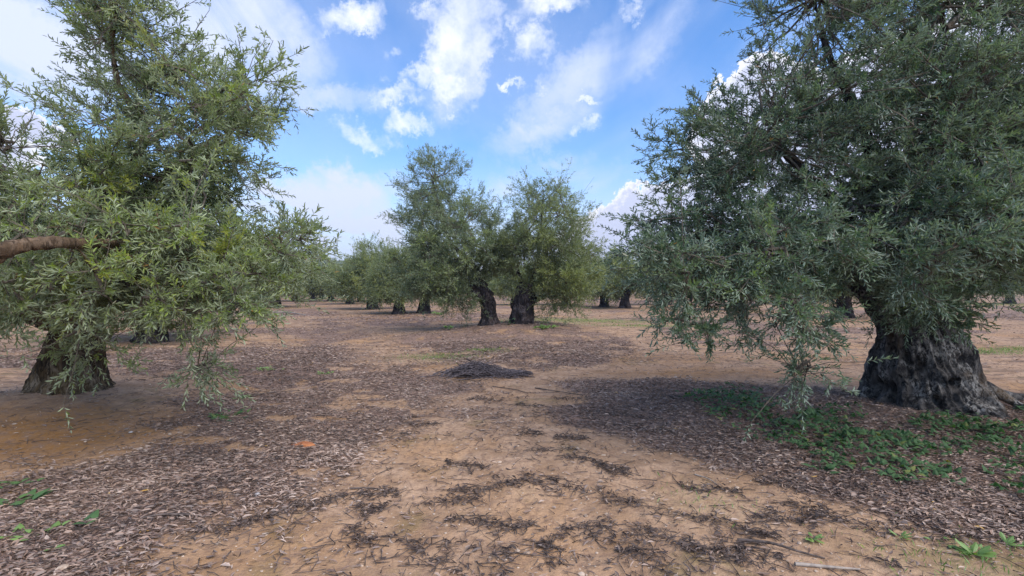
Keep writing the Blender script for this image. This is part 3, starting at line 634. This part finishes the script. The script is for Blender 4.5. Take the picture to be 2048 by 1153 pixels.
lmB = [([TP(1054, 580, .16), TP(1072, 530, .08), TP(1082, 460, .04), TP(1085, 410, .02)], MAT_BARK_C), ([TP(1050, 580, .12), TP(1035, 540, .05), TP(1030, 480, .02)], MAT_BARK_C), ([TP(1055, 612, .14), TP(1072, 600, .10), TP(1100, 592, .06), TP(1130, 600, .02)], MAT_BARK_C)]
make_tree('olive_tree', bB, tB, lmB, dict(lobes=[], groups=grpB, roots=rB, **twinkw), MAT_BARK_C, MAT_LEAF_GROVE, 'olive tree with sunlit yellow green right flank, right of the pair on the low mound', group='pair of olive trees on the mound', seed=43)

# ---- generic grove trees: a few grown once, then copied
def generic(seed, tall, lod):
    rng = np.random.default_rng(seed); lobes = []
    h0 = 1.25
    tv = trunk_mesh([(0, 0, -.2, .55), (0, 0, .08, .37), (.03, 0, .5, .28), (.0, .05, .9, .25), (rng.uniform(-.15, .15), 0, 1.25, .28), (rng.uniform(-.25, .25), 0, 1.5, .2)], seed=seed, segs=48 if lod < 2 else 16, rings=40 if lod < 2 else 12, toe=.18)
    n = 9 if lod < 2 else 5
    for k in range(n):
        a = k/n*6.283 + rng.uniform(-.3, .3); rr = rng.uniform(1.1, 1.7)
        lobes.append(((math.cos(a)*rr, math.sin(a)*rr, rng.uniform(1.65, 2.15)), (rng.uniform(.7, 1.), rng.uniform(.7, 1.), rng.uniform(.7, .95)), 1.0, .1, rng.uniform(-.06, .14)))
        if k % 2 == 0: lobes.append(((math.cos(a)*rr*.75, math.sin(a)*rr*.75, rng.uniform(2.6, 3.2)), (.9, .9, .8), .75, .5, rng.uniform(-.05, .15)))
    for k in range(3): 
        a = rng.uniform(0, 6.28); lobes.append(((math.cos(a)*.8, math.sin(a)*.8, rng.uniform(3.2, 3.7)*tall), (.65, .65, .75), .55, .9, .05))
    lobes.append(((0, 0, 2.6), (1.1, 1.1, .9), .6, .3, -.05))
    kw = dict(dens=230, ls=.135, lw=.28, nl=8, clus=5.0, spread=.32, shoot=(.2, .45)) if lod == 0 else (dict(dens=130, ls=.19, lw=.34, nl=6, clus=3.0, spread=.34, shoot=(.25, .5)) if lod == 1 else dict(dens=26, ls=.50, lw=.5, nl=4, clus=1.5, spread=.4, shoot=(.3, .6), twigs=False))
    return tv, dict(lobes=lobes, roots=[(0, 0, 1.35)], fancy=False, limb_r=.04, tint0=.55, **kw)
protos = {}
def grove_tree(key, seed, tall, lod, label, group, x, y, rz, sc):
    zg = float(height(x, y)) - 0.03
    if key not in protos:
        tv, kw = generic(seed, tall, lod)
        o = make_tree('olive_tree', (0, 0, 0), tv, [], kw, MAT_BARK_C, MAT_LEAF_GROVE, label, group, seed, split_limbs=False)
        protos[key] = o
    else:
        src = protos[key]; o = src.copy(); col.objects.link(o)
        for ch in src.children:
            c = ch.copy(); col.objects.link(c); c.parent = o
    o.location = (x, y, zg); o.rotation_euler = (0, 0, rz); o.scale = (sc, sc, sc)
    tag(o, label, 'tree', group); return o
def by_px(px, pyb, rad=None):
    Y_ = CAMH*F/(pyb-CY); return (px-CX)/F*Y_, Y_
GM = 'olive trees in the rows beyond the mound'
named = [ # px, base py, variant, scale, label
    (848, 628, 'a', 1.0, 'olive tree just left behind the tall one on the mound, trunk near a small weed'),
    (798, 629, 'b', .92, 'olive tree with short reddish trunk, second to the left behind the mound'),
    (745, 619, 'c', 1.05, 'bushy olive tree with drooping dark skirt left of the two short reddish trunks'),
    (700, 609, 'a', .95, 'rounded olive tree where the lane narrows, skirt touching the ground'),
    (300, 684, 'b', .95, 'olive tree behind the near left tree, its trunk seen under the leaves'),
    (552, 616, 'c', 1.05, 'yellow green olive tree beyond the right edge of the near left tree'),
    (627, 600, 'a', 1.0, 'far olive tree with bare black trunk at the end of the lane'),
    (644, 599, 'b', .9, 'far olive tree right beside the bare black trunk at the lane end'),
    (1028, 611, 'c', .9, 'far olive tree seen between the two trunks on the mound'),
    (1208, 615, 'a', 1.0, 'olive tree with short dark trunk right of the mound pair'),
    (1250, 618, 'b', 1.0, 'olive tree half hidden behind left edge of the near right tree'),
    (1690, 638, 'c', 1.0, 'olive tree seen through the low leaves left of the wide grey trunk'),
    (1480, 622, 'a', .9, 'olive tree behind the middle of the near right crown'),
    (2020, 609, 'b', .95, 'bushy olive tree beyond the bare ground at the right frame edge'),
    (1900, 606, 'c', .95, 'bushy olive tree beyond the bare ground right of the wide grey trunk'),
    (662, 603, 'b', 1.0, 'far olive tree right of the pair of black trunks at the lane end'),
    (722, 604, 'c', 1.0, 'far olive tree half hidden between two nearer crowns left of the mound'),
    (778, 606, 'a', 1.0, 'far olive tree hidden behind the second short reddish trunk'),
    (590, 603, 'a', 1.05, 'far olive tree left of the lane end beside the yellow green crown'),
    (1132, 611, 'b', 1.0, 'olive tree showing between the mound pair and the trees to their right'),
    (1330, 611, 'c', 1.05, 'olive tree deep behind the left flank of the near right crown'),
    (1590, 609, 'a', 1.05, 'far olive tree seen under the low hanging leaves of the near right tree'),
    (1775, 608, 'b', 1.05, 'far olive tree just left of the top of the wide grey trunk'),
    (60, 640, 'a', 1.0, 'olive tree far behind the bare limb of the near left tree')]
seeds = {'a': (101, 1.0), 'b': (113, .85), 'c': (127, 1.15)}
rg = np.random.default_rng(5)
placed = [(0, 16), (5.3, 6), (-5.7, 6.2)]
for px, pyb, v, sc, lab in named:
    x, y = by_px(px, pyb); placed.append((x, y))
    lod = 0 if y < 34 else 1
    grove_tree(v+str(lod), seeds[v][0], seeds[v][1], lod, lab, GM, x, y, rg.uniform(0, 6.28), sc)
# rows going on to the hill
dirv = np.array([-0.50, 1.0]); dirv /= np.linalg.norm(dirv); perp = np.array([dirv[1], -dirv[0]])
k = 0
for i in range(-10, 14):
    for j in range(2, 22):
        p = np.array([0.0, 16.0]) + dirv*j*12 + perp*(i*10.5) + rg.normal(0, .9, 2)
        if p[1] < 30 or abs(p[0])/p[1] > 1.15 or np.hypot(*p) > 118: continue
        pxx = CX + p[0]/p[1]*F
        if 598 < pxx < 690 and p[1] < 75: continue          # the open lane
        if min(math.hypot(p[0]-q[0], p[1]-q[1]) for q in placed) < 7.5: continue
        placed.append(tuple(p)); v = 'abc'[k % 3]; k += 1
        grove_tree(v+'1' if p[1] < 70 else v+'2', seeds[v][0], seeds[v][1], 1 if p[1] < 70 else 2, 'olive tree in the far rows below the hill, among many alike', 'far olive trees in the rows below the hill', p[0], p[1], rg.uniform(0, 6.28), rg.uniform(.85, 1.1))
# trees dotted over the hillside
cnt = 0
for i in range(60):
    for j in range(30):
        az = -0.56 + i*0.0125 + rg.normal(0, .002); d = 200 + j*13 + rg.normal(0, 2.5)
        if az > 0.12 and (i % 3): continue
        if az > -0.28 and (j % 2): continue
        if rg.random() < .1: continue
        if not (-0.47 < az < -0.27): continue
        if rg.random() < .6: continue
        x, y = math.sin(az)*d, math.cos(az)*d; v = 'abc'[cnt % 3]; cnt += 1
        grove_tree(v+'2', seeds[v][0], seeds[v][1], 2, 'tiny olive tree dotted among many alike on the distant hillside', 'olive trees dotted over the far hillside', x, y, rg.uniform(0, 6.28), rg.uniform(.9, 1.25))

# ---------------------------------------------------------------- leaf litter (too many to count)
def scatter(rng, n, d0, d1, dens_fn, pw=1.0):
    """points over the ground wedge in front of the camera, denser towards it"""
    y = d0 * (d1/d0) ** rng.random(n) if pw == 1 else d0 + (d1-d0)*rng.random(n)
    x = (rng.random(n)*2-1) * (1.18*y + .3)
    keep = rng.random(n) < dens_fn(x, y)
    return x[keep], y[keep]
def flat_leaves(rng, x, y, size, wid, tilt=.35, lift=0.004, pile=0.012):
    n = len(x); a = rng.uniform(0, 6.283, n)
    a = np.where(rng.random(n) < 0.35, rng.normal(0.15, .5, n), a)
    dr = unit(np.stack([np.cos(a), np.sin(a), rng.normal(0, tilt*.5, n)], 1))
    nrm = unit(np.stack([rng.normal(0, tilt, n), rng.normal(0, tilt, n), np.ones(n)], 1)); nrm = unit(nrm - dr*np.sum(nrm*dr, 1, keepdims=True))
    b = np.stack([x, y, height(x, y) + lift + rng.random(n)*pile + size*.10], 1)
    return leaves(b - dr*(size/2)[:, None], dr, nrm, size, wid, True, rng.normal(0, .12, n))
rng = np.random.default_rng(77)
x2, y2 = scatter(rng, 90000, 9.0, 30.0, lambda x, y: litter_map(x, y)*.75 + .10)
x, y = scatter(rng, 420000, 2.0, 13.0, lambda x, y: litter_map(x, y)**1.3 * 0.9 * (0.45 + 0.55*sst(fbm(x*5, y*7, 0, 2, 92), .35, .6)) + 0.02)
x, y = np.concatenate([x, x2]), np.concatenate([y, y2])
sz = rng.uniform(.028, .066, len(x)) * (1 + sst(y, 5, 12)*.5 + sst(y, 12, 26)*1.2)
V, Q, per = flat_leaves(rng, x, y, sz, .135)
patch = fbm(x*1.4, y*1.4, 0, 3, 91)
tn = np.clip(rng.normal(.45, .26, len(x)) + (patch-.5)*0.8, 0, .93); tn = np.where(rng.random(len(x)) < .002, 1.0, tn)
tag(link('leaf_litter', mk_mesh('leaf_litter', V, [Q], [MAT_LITTER], None, {'tint': ('FACE', np.repeat(tn, per))})), 'grey brown dead olive leaves strewn over the bare soil', 'leaf litter', kind='stuff')
# dark broken debris in drifts: curled leaves and bits of twig
x, y = scatter(rng, 300000, 2.0, 9.0, lambda x, y: np.clip(drift_map(x, y), 0, 1)*.30)
# plus compact drifts
DR = [(900, 1000, .30, 6), (880, 1125, .34, -25), (1105, 905, .35, 0), (1170, 925, .3, -25), (1050, 965, .28, 5), (1130, 975, .3, -30), (960, 985, .25, 8), (1230, 940, .25, -30), (1140, 880, .3, -10), (1000, 1130, .2, 80), (1050, 870, .2, 15), (930, 930, .3, -15),
      (1330, 1030, .35, -20), (1480, 1060, .4, -15), (1420, 980, .3, -12), (1350, 1090, .3, -30), (1250, 1070, .3, 12), (1560, 1040, .3, -8), (1620, 1020, .25, -20), (1230, 1000, .25, -35), (1010, 1055, .3, -10), (760, 990, .3, 10), (740, 1020, .2, 0), (1180, 1060, .3, 8), (1290, 1120, .3, -30), (1100, 1100, .25, 60), (1420, 1115, .3, -20), (970, 800, .35, -8), (1060, 815, .4, -5), (1150, 800, .5, -3), (1300, 860, .4, -30), (1210, 830, .5, -10), (560, 1030, .4, 25), (640, 1010, .35, 20), (470, 1060, .4, 18), (720, 1075, .2, -30), (1500, 1120, .3, -10), (1700, 1050, .4, -20), (1560, 970, .3, -15), (840, 850, .35, 5), (790, 870, .4, 0), (600, 925, .35, 5)]
xs, ys = [x], [y]
for px, py, ln, ang in DR:
    c = gp([(px, py)])[0]; m = int(120*rng.uniform(.5, 1.5)); ln = ln*rng.uniform(.9, 1.4)
    t = rng.uniform(-1, 1, m); u_ = t*ln*.5; v_ = rng.normal(0, .034, m)*(1.3-np.abs(t))*(1+1.5*(rng.random(m)<.2)) + .03*np.sin(t*4+px); aa = R(ang)
    xs.append(c[0] + u_*math.cos(aa) - v_*math.sin(aa)); ys.append(c[1] + (u_*math.sin(aa) + v_*math.cos(aa))*1.6)
x, y = np.concatenate(xs), np.concatenate(ys)
sz = rng.uniform(.018, .055, len(x))
V, Q, per = flat_leaves(rng, x, y, sz, .16, .6, .003, .020)
tn = np.clip(rng.normal(.42, .25, len(x)), 0, 1)
tag(link('dark_debris', mk_mesh('dark_debris', V, [Q], [MAT_DEBRIS], None, {'tint': ('FACE', np.repeat(tn, per))})), 'dark rotted leaf bits swept into ragged drifts across the sandy lane', 'debris', kind='stuff')
# fine twigs
def twig_cloud(rng, x, y, ln, rad, zoff=0.0, aspread=None):
    n = len(x); a = rng.uniform(0, 6.283, n) if aspread is None else rng.normal(0.1, aspread, n)
    d = np.stack([np.cos(a), np.sin(a), rng.normal(0, .05, n)], 1)*ln[:, None]
    zz = height(x, y) + rad + .004 + zoff
    c = np.stack([x, y, zz], 1); m = c + np.stack([rng.normal(0, .08, n)*ln, rng.normal(0, .08, n)*ln, np.abs(rng.normal(0, .03, n))*ln], 1)
    P = np.stack([c-d/2, m, c+d/2], 1)
    P[:, 0, 2] = np.maximum(P[:, 0, 2], height(P[:, 0, 0], P[:, 0, 1])+.003); P[:, 2, 2] = np.maximum(P[:, 2, 2], height(P[:, 2, 0], P[:, 2, 1])+.003)
    return tubes(P, np.stack([rad, rad*.9, rad*.5], 1), 5)
x, y = scatter(rng, 42000, 2.0, 12.0, lambda x, y: np.clip(litter_map(x, y)*.28 + drift_map(x, y)*.9 + .05, 0, 1))
tx, ty = [x], [y]
for px, py, ln, ang in DR:
    c = gp([(px, py)])[0]; m = 22; t = rng.uniform(-.6, .6, m)*ln; tx.append(c[0]+t*math.cos(R(ang))+rng.normal(0, .04, m)); ty.append(c[1]+t*math.sin(R(ang))*1.5+rng.normal(0, .04, m))
x, y = np.concatenate(tx), np.concatenate(ty)
V, Q = twig_cloud(rng, x, y, rng.uniform(.04, .20, len(x)), rng.uniform(.0012, .0032, len(x)))
tag(link('twig_litter', mk_mesh('twig_litter', V, [Q], [MAT_STICK], smooth=True)), 'thin broken twigs scattered through the dead leaves', 'twigs', kind='stuff')
# pebbles and clods
def pebbles(rng, x, y, s, flat=.6):
    t = (1+5**.5)/2
    iv = unit(np.array([(-1,t,0),(1,t,0),(-1,-t,0),(1,-t,0),(0,-1,t),(0,1,t),(0,-1,-t),(0,1,-t),(t,0,-1),(t,0,1),(-t,0,-1),(-t,0,1)], float))
    fi = np.array([(0,11,5),(0,5,1),(0,1,7),(0,7,10),(0,10,11),(1,5,9),(5,11,4),(11,10,2),(10,7,6),(7,1,8),(3,9,4),(3,4,2),(3,2,6),(3,6,8),(3,8,9),(4,9,5),(2,4,11),(6,2,10),(8,6,7),(9,8,1)])
    n = len(x); V = iv[None]*s[:, None, None]*rng.uniform(.75, 1.2, (n, 12, 1))*np.stack([rng.uniform(.8, 1.4, n), rng.uniform(.7, 1.1, n), np.full(n, flat)], 1)[:, None]
    V = V + np.stack([x, y, height(x, y)+s*.2], 1)[:, None]
    return V.reshape(-1, 3), (np.arange(n)[:, None, None]*12+fi[None]).reshape(-1, 3)
x, y = scatter(rng, 5200, 2.0, 12, lambda x, y: .25 + .6*(1-litter_map(x, y)))
V, T_ = pebbles(rng, x, y, rng.uniform(.003, .009, len(x))*(1+(rng.random(len(x)) < .06)*1.3))
tag(link('pebbles', mk_mesh('pebbles', V, [T_], [MAT_STONE], smooth=False)), 'pale pebbles and crumbs of soil scattered on the ground', 'pebbles', kind='stuff')

# ---------------------------------------------------------------- single stones
def stone(px, py, s, mat, name, label, flat=.55, stretch=1.0, seed=0):
    g = gpt(px, py); rg_ = np.random.default_rng(seed)
    n1_, n2_ = 18, 10; th = np.linspace(0, 2*math.pi, n1_, endpoint=False)[None]; ph = np.linspace(-math.pi/2+.05, math.pi/2-.05, n2_)[:, None]
    X_ = np.cos(ph)*np.cos(th); Y_ = np.cos(ph)*np.sin(th); Z_ = np.sin(ph)+0*th
    r = s*(0.8 + .45*fbm(X_*1.6+seed, Y_*1.6, Z_*1.6, 3, seed))
    V = np.stack([X_*r*stretch, Y_*r*.8, Z_*r*flat], -1).reshape(-1, 3)
    idx = np.arange(n1_*n2_).reshape(n2_, n1_); a = idx[:-1]; b = np.roll(a, -1, 1); c = idx[1:]; d = np.roll(c, -1, 1)
    caps = [idx[-1], ]
    Q = np.stack([a, b, d, c], -1).reshape(-1, 4)
    o = link(name, mk_mesh(name, V, [Q], [mat], smooth=False), None, (g[0], g[1], g[2]+s*flat*.25)); o.rotation_euler = (0, 0, seed*.7)
    tag(o, label, 'stone'); return o
stone(515, 996, .027, MAT_STONEG, 'stone', 'pale grey stone lying in dead leaves near the lower left', seed=3)
stone(628, 893, .022, MAT_STONEG, 'stone', 'small pale stone touching the red clay clod', seed=5)
stone(125, 1146, .036, MAT_STONE, 'stone', 'rounded tan stone at the bottom left corner of the frame', seed=7)
stone(262, 868, .020, MAT_STONEG, 'stone', 'whitish stone on orange soil right of the near left trunk', seed=9)
stone(604, 894, .095, MAT_BRICK, 'clay_clod', 'flat red orange clod of clay showing through the leaf litter', flat=.22, stretch=1.25, seed=0)

# ---------------------------------------------------------------- sticks
def stick(pts, r, mat, label, side=None):
    P = [gpt(px, py) + np.array([0, 0, r*.8 + dz]) for px, py, dz in pts]
    c = P[0]; q = curve(np.array([(p[0], p[1], p[2], r*(1-.6*i/(len(P)-1))) for i, p in enumerate(P)]), 16)
    V, Q = tubes(q[None, :, :3] - c, q[None, :, 3], 7)
    o = bpy.data.objects.new('stick', None)
    if side is None:
        o = link('stick', mk_mesh('stick', V, [Q], [mat], smooth=True), None, tuple(c))
    tag(o, label, 'stick'); return o
stick([(497, 797, 0), (540, 790, .01), (600, 783, 0)], .011, MAT_STICK, 'dark stick lying right of the weed near the left litter')
stick([(1590, 1138, 0), (1660, 1143, .01), (1720, 1151, 0)], .011, MAT_STICKP, 'thick pale weathered stick at the bottom right of centre')
stick([(1475, 1088, 0), (1540, 1100, .02), (1600, 1118, .01), (1650, 1126, 0)], .010, MAT_STICK, 'dark bent stick behind the thick pale stick')
stick([(535, 1040, 0), (600, 1008, .01), (640, 985, 0)], .007, MAT_STICK, 'long thin straight twig slanting near the pale grey stone')
stick([(700, 980, 0), (740, 983, .005), (775, 988, 0)], .008, MAT_STICK, 'dark twig on bare soil left of the lane centre')
stick([(380, 1034, 0), (320, 1037, .01), (262, 1046, 0)], .010, MAT_STICK, 'dark gnarled stick in the litter at lower left')
stick([(985, 775, 0), (1030, 783, .01), (1060, 790, .01), (1120, 786, 0)], .007, MAT_STICK, 'dark crooked branch lying just in front of the twig pile')
stick([(1070, 778, 0), (1110, 786, .01), (1160, 792, 0)], .009, MAT_STICK, 'dark thick stick lying right in front of the twig pile')
stick([(1390, 955, 0), (1420, 968, .01), (1450, 985, 0)], .006, MAT_STICKP, 'thin reddish pale twig at the edge of the dark litter')
stick([(545, 627, 0), (580, 629, .03), (612, 633, 0)], .05, MAT_STICKP, 'pale fallen branch beside the lane under the yellow green tree')

# ---------------------------------------------------------------- heap of prunings
g0 = gpt(955, 752); rng = np.random.default_rng(9); n = 520
u_ = rng.normal(0, .23, n); v_ = rng.normal(0, .17, n); tall_ = .18*np.exp(-(u_/.36)**2-(v_/.32)**2)
c = np.stack([u_, v_, rng.random(n)**.6*tall_ + .015], 1); a = rng.normal(-.05, .42, n); ln = rng.uniform(.15, .60, n)
d = np.stack([np.cos(a), np.sin(a), -u_*.35*np.sign(np.cos(a)) + rng.normal(0, .10, n)], 1)*ln[:, None]*.5
P = np.stack([c-d, c+rng.normal(0, .03, (n, 3))+np.array([0, 0, .03]), c+d], 1); P[..., 2] = np.maximum(P[..., 2], .01)
n2 = 200; u2 = rng.uniform(.2, .85, n2); v2 = rng.normal(-.05, .14, n2); c2_ = np.stack([u2, v2, rng.random(n2)*.06+.01], 1); a2 = rng.normal(-.1, .5, n2); l2 = rng.uniform(.1, .4, n2)
d2 = np.stack([np.cos(a2), np.sin(a2), rng.normal(0, .05, n2)], 1)*l2[:, None]*.5
P2 = np.stack([c2_-d2, c2_+np.array([0, 0, .02]), c2_+d2], 1); P2[..., 2] = np.maximum(P2[..., 2], .008)
P = np.concatenate([P, P2]); rad = rng.uniform(.003, .0075, len(P))
V, Q = tubes(P, np.stack([rad, rad, rad*.5], 1), 5)
pile = link('brush_pile', mk_mesh('brush_pile', V, [Q], [MAT_DEADTWIG], smooth=True), None, tuple(g0)); tag(pile, 'low pile of grey pruned olive twigs in front of the mound', 'brush pile')
q = curve(np.array([(-.20, .10, .27, .016), (-.10, .06, .23, .013), (.05, .04, .18, .010)]), 10); V, Q = tubes(q[None, :, :3], q[None, :, 3], 7)
link('branch_stub', mk_mesh('branch_stub', V, [Q], [MAT_STICK], smooth=True), pile)

# ---------------------------------------------------------------- weeds
def broad_leaf(rng, base, a, s, tilt, mode=0):
    """an arrow-shaped leaf with a raised midrib; returns verts, tris"""
    out = np.array([(0, 0), (-.22, .34), (-.16, .50), (.25, .42), (.62, .26), (1.0, 0), (.62, -.26), (.25, -.42), (-.16, -.50), (-.22, -.34)])
    if mode: out = np.array([(0, 0), (.15, .10), (.40, .17), (.65, .19), (.88, .12), (1.0, 0), (.88, -.12), (.65, -.19), (.40, -.17), (.15, -.10)])
    x, y = out[:, 0]*s, out[:, 1]*s; zz = -np.abs(y)*.35 - (x/s)**2*s*.18
    mid = np.array([(.3*s, 0, .02*s)])
    L = np.concatenate([np.stack([x, y, zz], 1), mid])
    ct, st_ = math.cos(tilt), math.sin(tilt); L = np.stack([L[:, 0]*ct - L[:, 2]*st_, L[:, 1], L[:, 0]*st_ + L[:, 2]*ct], 1)
    ca, sa = math.cos(a), math.sin(a); L = np.stack([L[:, 0]*ca - L[:, 1]*sa, L[:, 0]*sa + L[:, 1]*ca, L[:, 2]], 1)
    T_ = [(i, (i+1) % 10, 10) for i in range(10)]
    return L + base, T_
def plant_mesh(rng, n, spread, hgt, s, mode=0, mat=None, tint=.5):
    VV, TT, tn, off = [], [], [], 0
    for k in range(n):
        a = rng.uniform(0, 6.283); r = spread*rng.random()**.6
        b = np.array([math.cos(a)*r, math.sin(a)*r, hgt*rng.uniform(.3, 1)])
        if mode: b = np.array([math.cos(a)*.01, math.sin(a)*.01, .01])
        L, T_ = broad_leaf(rng, b, a + rng.normal(0, .5), s*rng.uniform(.6, 1.15), rng.uniform(.05, .5) if not mode else rng.uniform(.2, .9), mode)
        VV.append(L); TT += [(i+off, j+off, l+off) for i, j, l in T_]; tn += [min(.98, max(0, tint+rng.normal(0, .15)))]*10; off += 11
        if not mode:   # stalk
            P = np.array([[[0, 0, -.01], [b[0]*.5, b[1]*.5, b[2]*.7], b]]); V, Q = tubes(P, np.array([[.002, .0016, .001]]), 3)
            VV.append(V); TT += [(q[0]+off, q[1]+off, q[2]+off) for q in Q] + [(q[0]+off, q[2]+off, q[3]+off) for q in Q]; tn += [tint]*(2*len(Q)); off += len(V)
    return mk_mesh('weed', np.concatenate(VV), [np.array(TT)], [mat or MAT_WEED], None, {'tint': ('FACE', np.array(tn))})
rng = np.random.default_rng(15)
W = [ # px, py, n, spread, height, leafsize, mode, mat, tint, label
    (482, 800, 12, .10, .06, .055, 0, 'W', .85, 'small weed with yellowing leaves beside the dark stick end'),
    (460, 838, 26, .22, .07, .055, 0, 'W', .70, 'trailing green weed in the leaf litter left of the lane'),
    (25, 1012, 12, .14, .05, .085, 0, 'W', .60, 'broad leaved weed at the left frame edge'),
    (40, 972, 8, .14, .05, .06, 0, 'W', .65, 'sparse weed by a yellow dead leaf at the left edge'),
    (60, 1082, 9, .15, .04, .06, 0, 'S', .45, 'low bright green weed row near the bottom left corner'),
    (170, 1056, 3, .05, .05, .075, 0, 'W', .55, 'lone pair of bluish green leaves in the lower left litter'),
    (110, 1100, 3, .05, .03, .06, 0, 'S', .40, 'tiny bright weed right below the low green weed row'),
    (532, 742, 34, .30, .04, .045, 0, 'S', .75, 'bright yellow green sprout patch left of the lane'),
    (650, 750, 16, .14, .04, .045, 0, 'S', .65, 'small bright sprout patch in the lane litter'),
    (1946, 1117, 18, .0, .0, .085, 1, 'S', .55, 'bright green rosette weed at the bottom right'),
    (2010, 1095, 10, .0, .0, .065, 1, 'S', .35, 'small dark rosette weed beside the bright bottom right rosette'),
    (1800, 1083, 8, .0, .0, .055, 1, 'S', .60, 'tiny green rosette on bare soil right of centre'),
    (1624, 1085, 9, .0, .0, .06, 1, 'S', .55, 'tiny green sprout above the dark bent stick'),
    (1910, 1095, 12, .12, .02, .03, 0, 'S', .2, 'low creeping weed left above the bright bottom right rosette'),
    (898, 660, 14, .12, .12, .12, 0, 'S', .25, 'leafy dark weed on the left slope of the mound'),
    (1090, 658, 40, .40, .08, .12, 0, 'S', .45, 'green ivy patch right of the trunks on the mound'),
    (1016, 652, 14, .22, .22, .11, 0, 'W', .10, 'dark ivy sprigs growing between the two trunks on the mound'),
    (872, 632, 14, .3, .15, .2, 0, 'S', .25, 'small leafy weed at the foot of the tree left behind the mound'),
    (1640, 943, 9, .12, .06, .075, 0, 'W', .35, 'separate broad leaved weed in front of the green patch edge'),
    (1490, 792, 14, .2, .06, .07, 0, 'W', .60, 'yellowish weed clump at the left end of the green patch')]
for px, py, n, spd, hg, s, mode, mt, tnt, lab in W:
    g = gpt(px, py); o = link('weed', plant_mesh(rng, n, spd, hg, s, mode, MAT_WEED if mt == 'W' else MAT_SPROUT, tnt), None, tuple(g)); tag(o, lab, 'weed')
# the leafy patch under the right tree
VV, TT, tn, off = [], [], [], 0
xx = rng.uniform(0, 10, 34000); yy = rng.uniform(2.5, 8.0, 34000)
sd = sdf(POLY_COVER, xx, yy) + (fbm(xx*1.6, yy*1.6, 0, 3, 71)-.5)*1.1
clump = fbm(xx*3.2, yy*3.2, 0, 3, 73)
dn = sst(sd, -.05, .35) * sst(clump, .30, .52) * (.40 + .60*sst(xx, 1.3, 2.6)) * (np.hypot(xx-5.25, yy-6.1) > .75)
kp = (rng.random(len(xx)) < dn*1.0*(.35+.65*sst(xx, 1.9, 3.2))) & (xx < 1.25*yy+.6); xx, yy, clump = xx[kp], yy[kp], clump[kp]; hz = height(xx, yy)
for i in range(len(xx)):
    s = rng.uniform(.028, .062); h_ = rng.uniform(.015, .06) + .25*max(0, clump[i]-.42)
    L, T_ = broad_leaf(rng, np.array([xx[i], yy[i], hz[i]+h_]), rng.uniform(0, 6.283), s, rng.normal(.25, .45))
    VV.append(L); TT.append(np.array(T_)+off); off += 11; tn += [min(1, max(0, rng.normal(.33, .17))) if rng.random() > .03 else 1.0]*10
print('cover leaves', len(xx))
tag(link('ground_cover', mk_mesh('ground_cover', np.concatenate(VV), [np.concatenate(TT)], [MAT_WEED], None, {'tint': ('FACE', np.array(tn))})), 'patch of dark green broad leaves covering the ground before the wide grey trunk', 'ground cover', kind='stuff')
# short thin grass in the greener strips
gxs, gys = [], []
for px, py, rx, ry, kk in GREEN:
    c = gp([(px, py)])[0]; m = int(700*kk*rx*ry/(.2+rx*ry*.3)); gxs.append(c[0]+rng.normal(0, rx*.6, m)); gys.append(c[1]+rng.normal(0, ry*.6, m))
x, y = np.concatenate(gxs), np.concatenate(gys); n = len(x); dd_ = np.hypot(x, y)
kpp = dd_ > 2; x, y, dd_ = x[kpp], y[kpp], dd_[kpp]; n = len(x)
sz = rng.uniform(.02, .05, n)*(1+dd_*.04); dr = unit(np.stack([rng.normal(0, .5, n), rng.normal(0, .5, n), np.ones(n)*.8], 1)); nr = unit(np.cross(dr, unit(rng.normal(size=(n, 3)))))
V, Q, per = leaves(np.stack([x, y, height(x, y)], 1), dr, nr, sz, .14, False)
tag(link('grass', mk_mesh('grass', V, [Q], [MAT_SPROUT], None, {'tint': ('FACE', rng.uniform(.1, .9, len(Q)))})), 'sparse short green shoots in thin strips on the soil', 'grass', kind='stuff')
print('faces', sum(len(m.polygons) for m in bpy.data.meshes))

# ---------------------------------------------------------------- air
hm = bpy.data.materials.new('air'); hm.use_nodes = True
for nd in list(hm.node_tree.nodes): hm.node_tree.nodes.remove(nd)
T = NT(hm.node_tree); pv = T.n('ShaderNodeVolumePrincipled'); pv.inputs['Color'].default_value = (0.80, 0.88, 1.0, 1); pv.inputs['Density'].default_value = 0.0006; pv.inputs['Anisotropy'].default_value = 0.2
o_ = T.n('ShaderNodeOutputMaterial'); T.t.links.new(pv.outputs[0], o_.inputs['Volume'])
c8 = np.array([(x_, y_, z_) for z_ in (-2, 75) for y_ in (-40, 1500) for x_ in (-1200, 1200)], float)
hz_ = link('haze', mk_mesh('haze', c8, [np.array([(0, 2, 3, 1), (4, 5, 7, 6), (0, 1, 5, 4), (2, 6, 7, 3), (0, 4, 6, 2), (1, 3, 7, 5)])], [hm])); tag(hz_, 'thin pale air between the camera and the far hillside', 'haze', kind='stuff')
scene.cycles.volume_bounces = 0
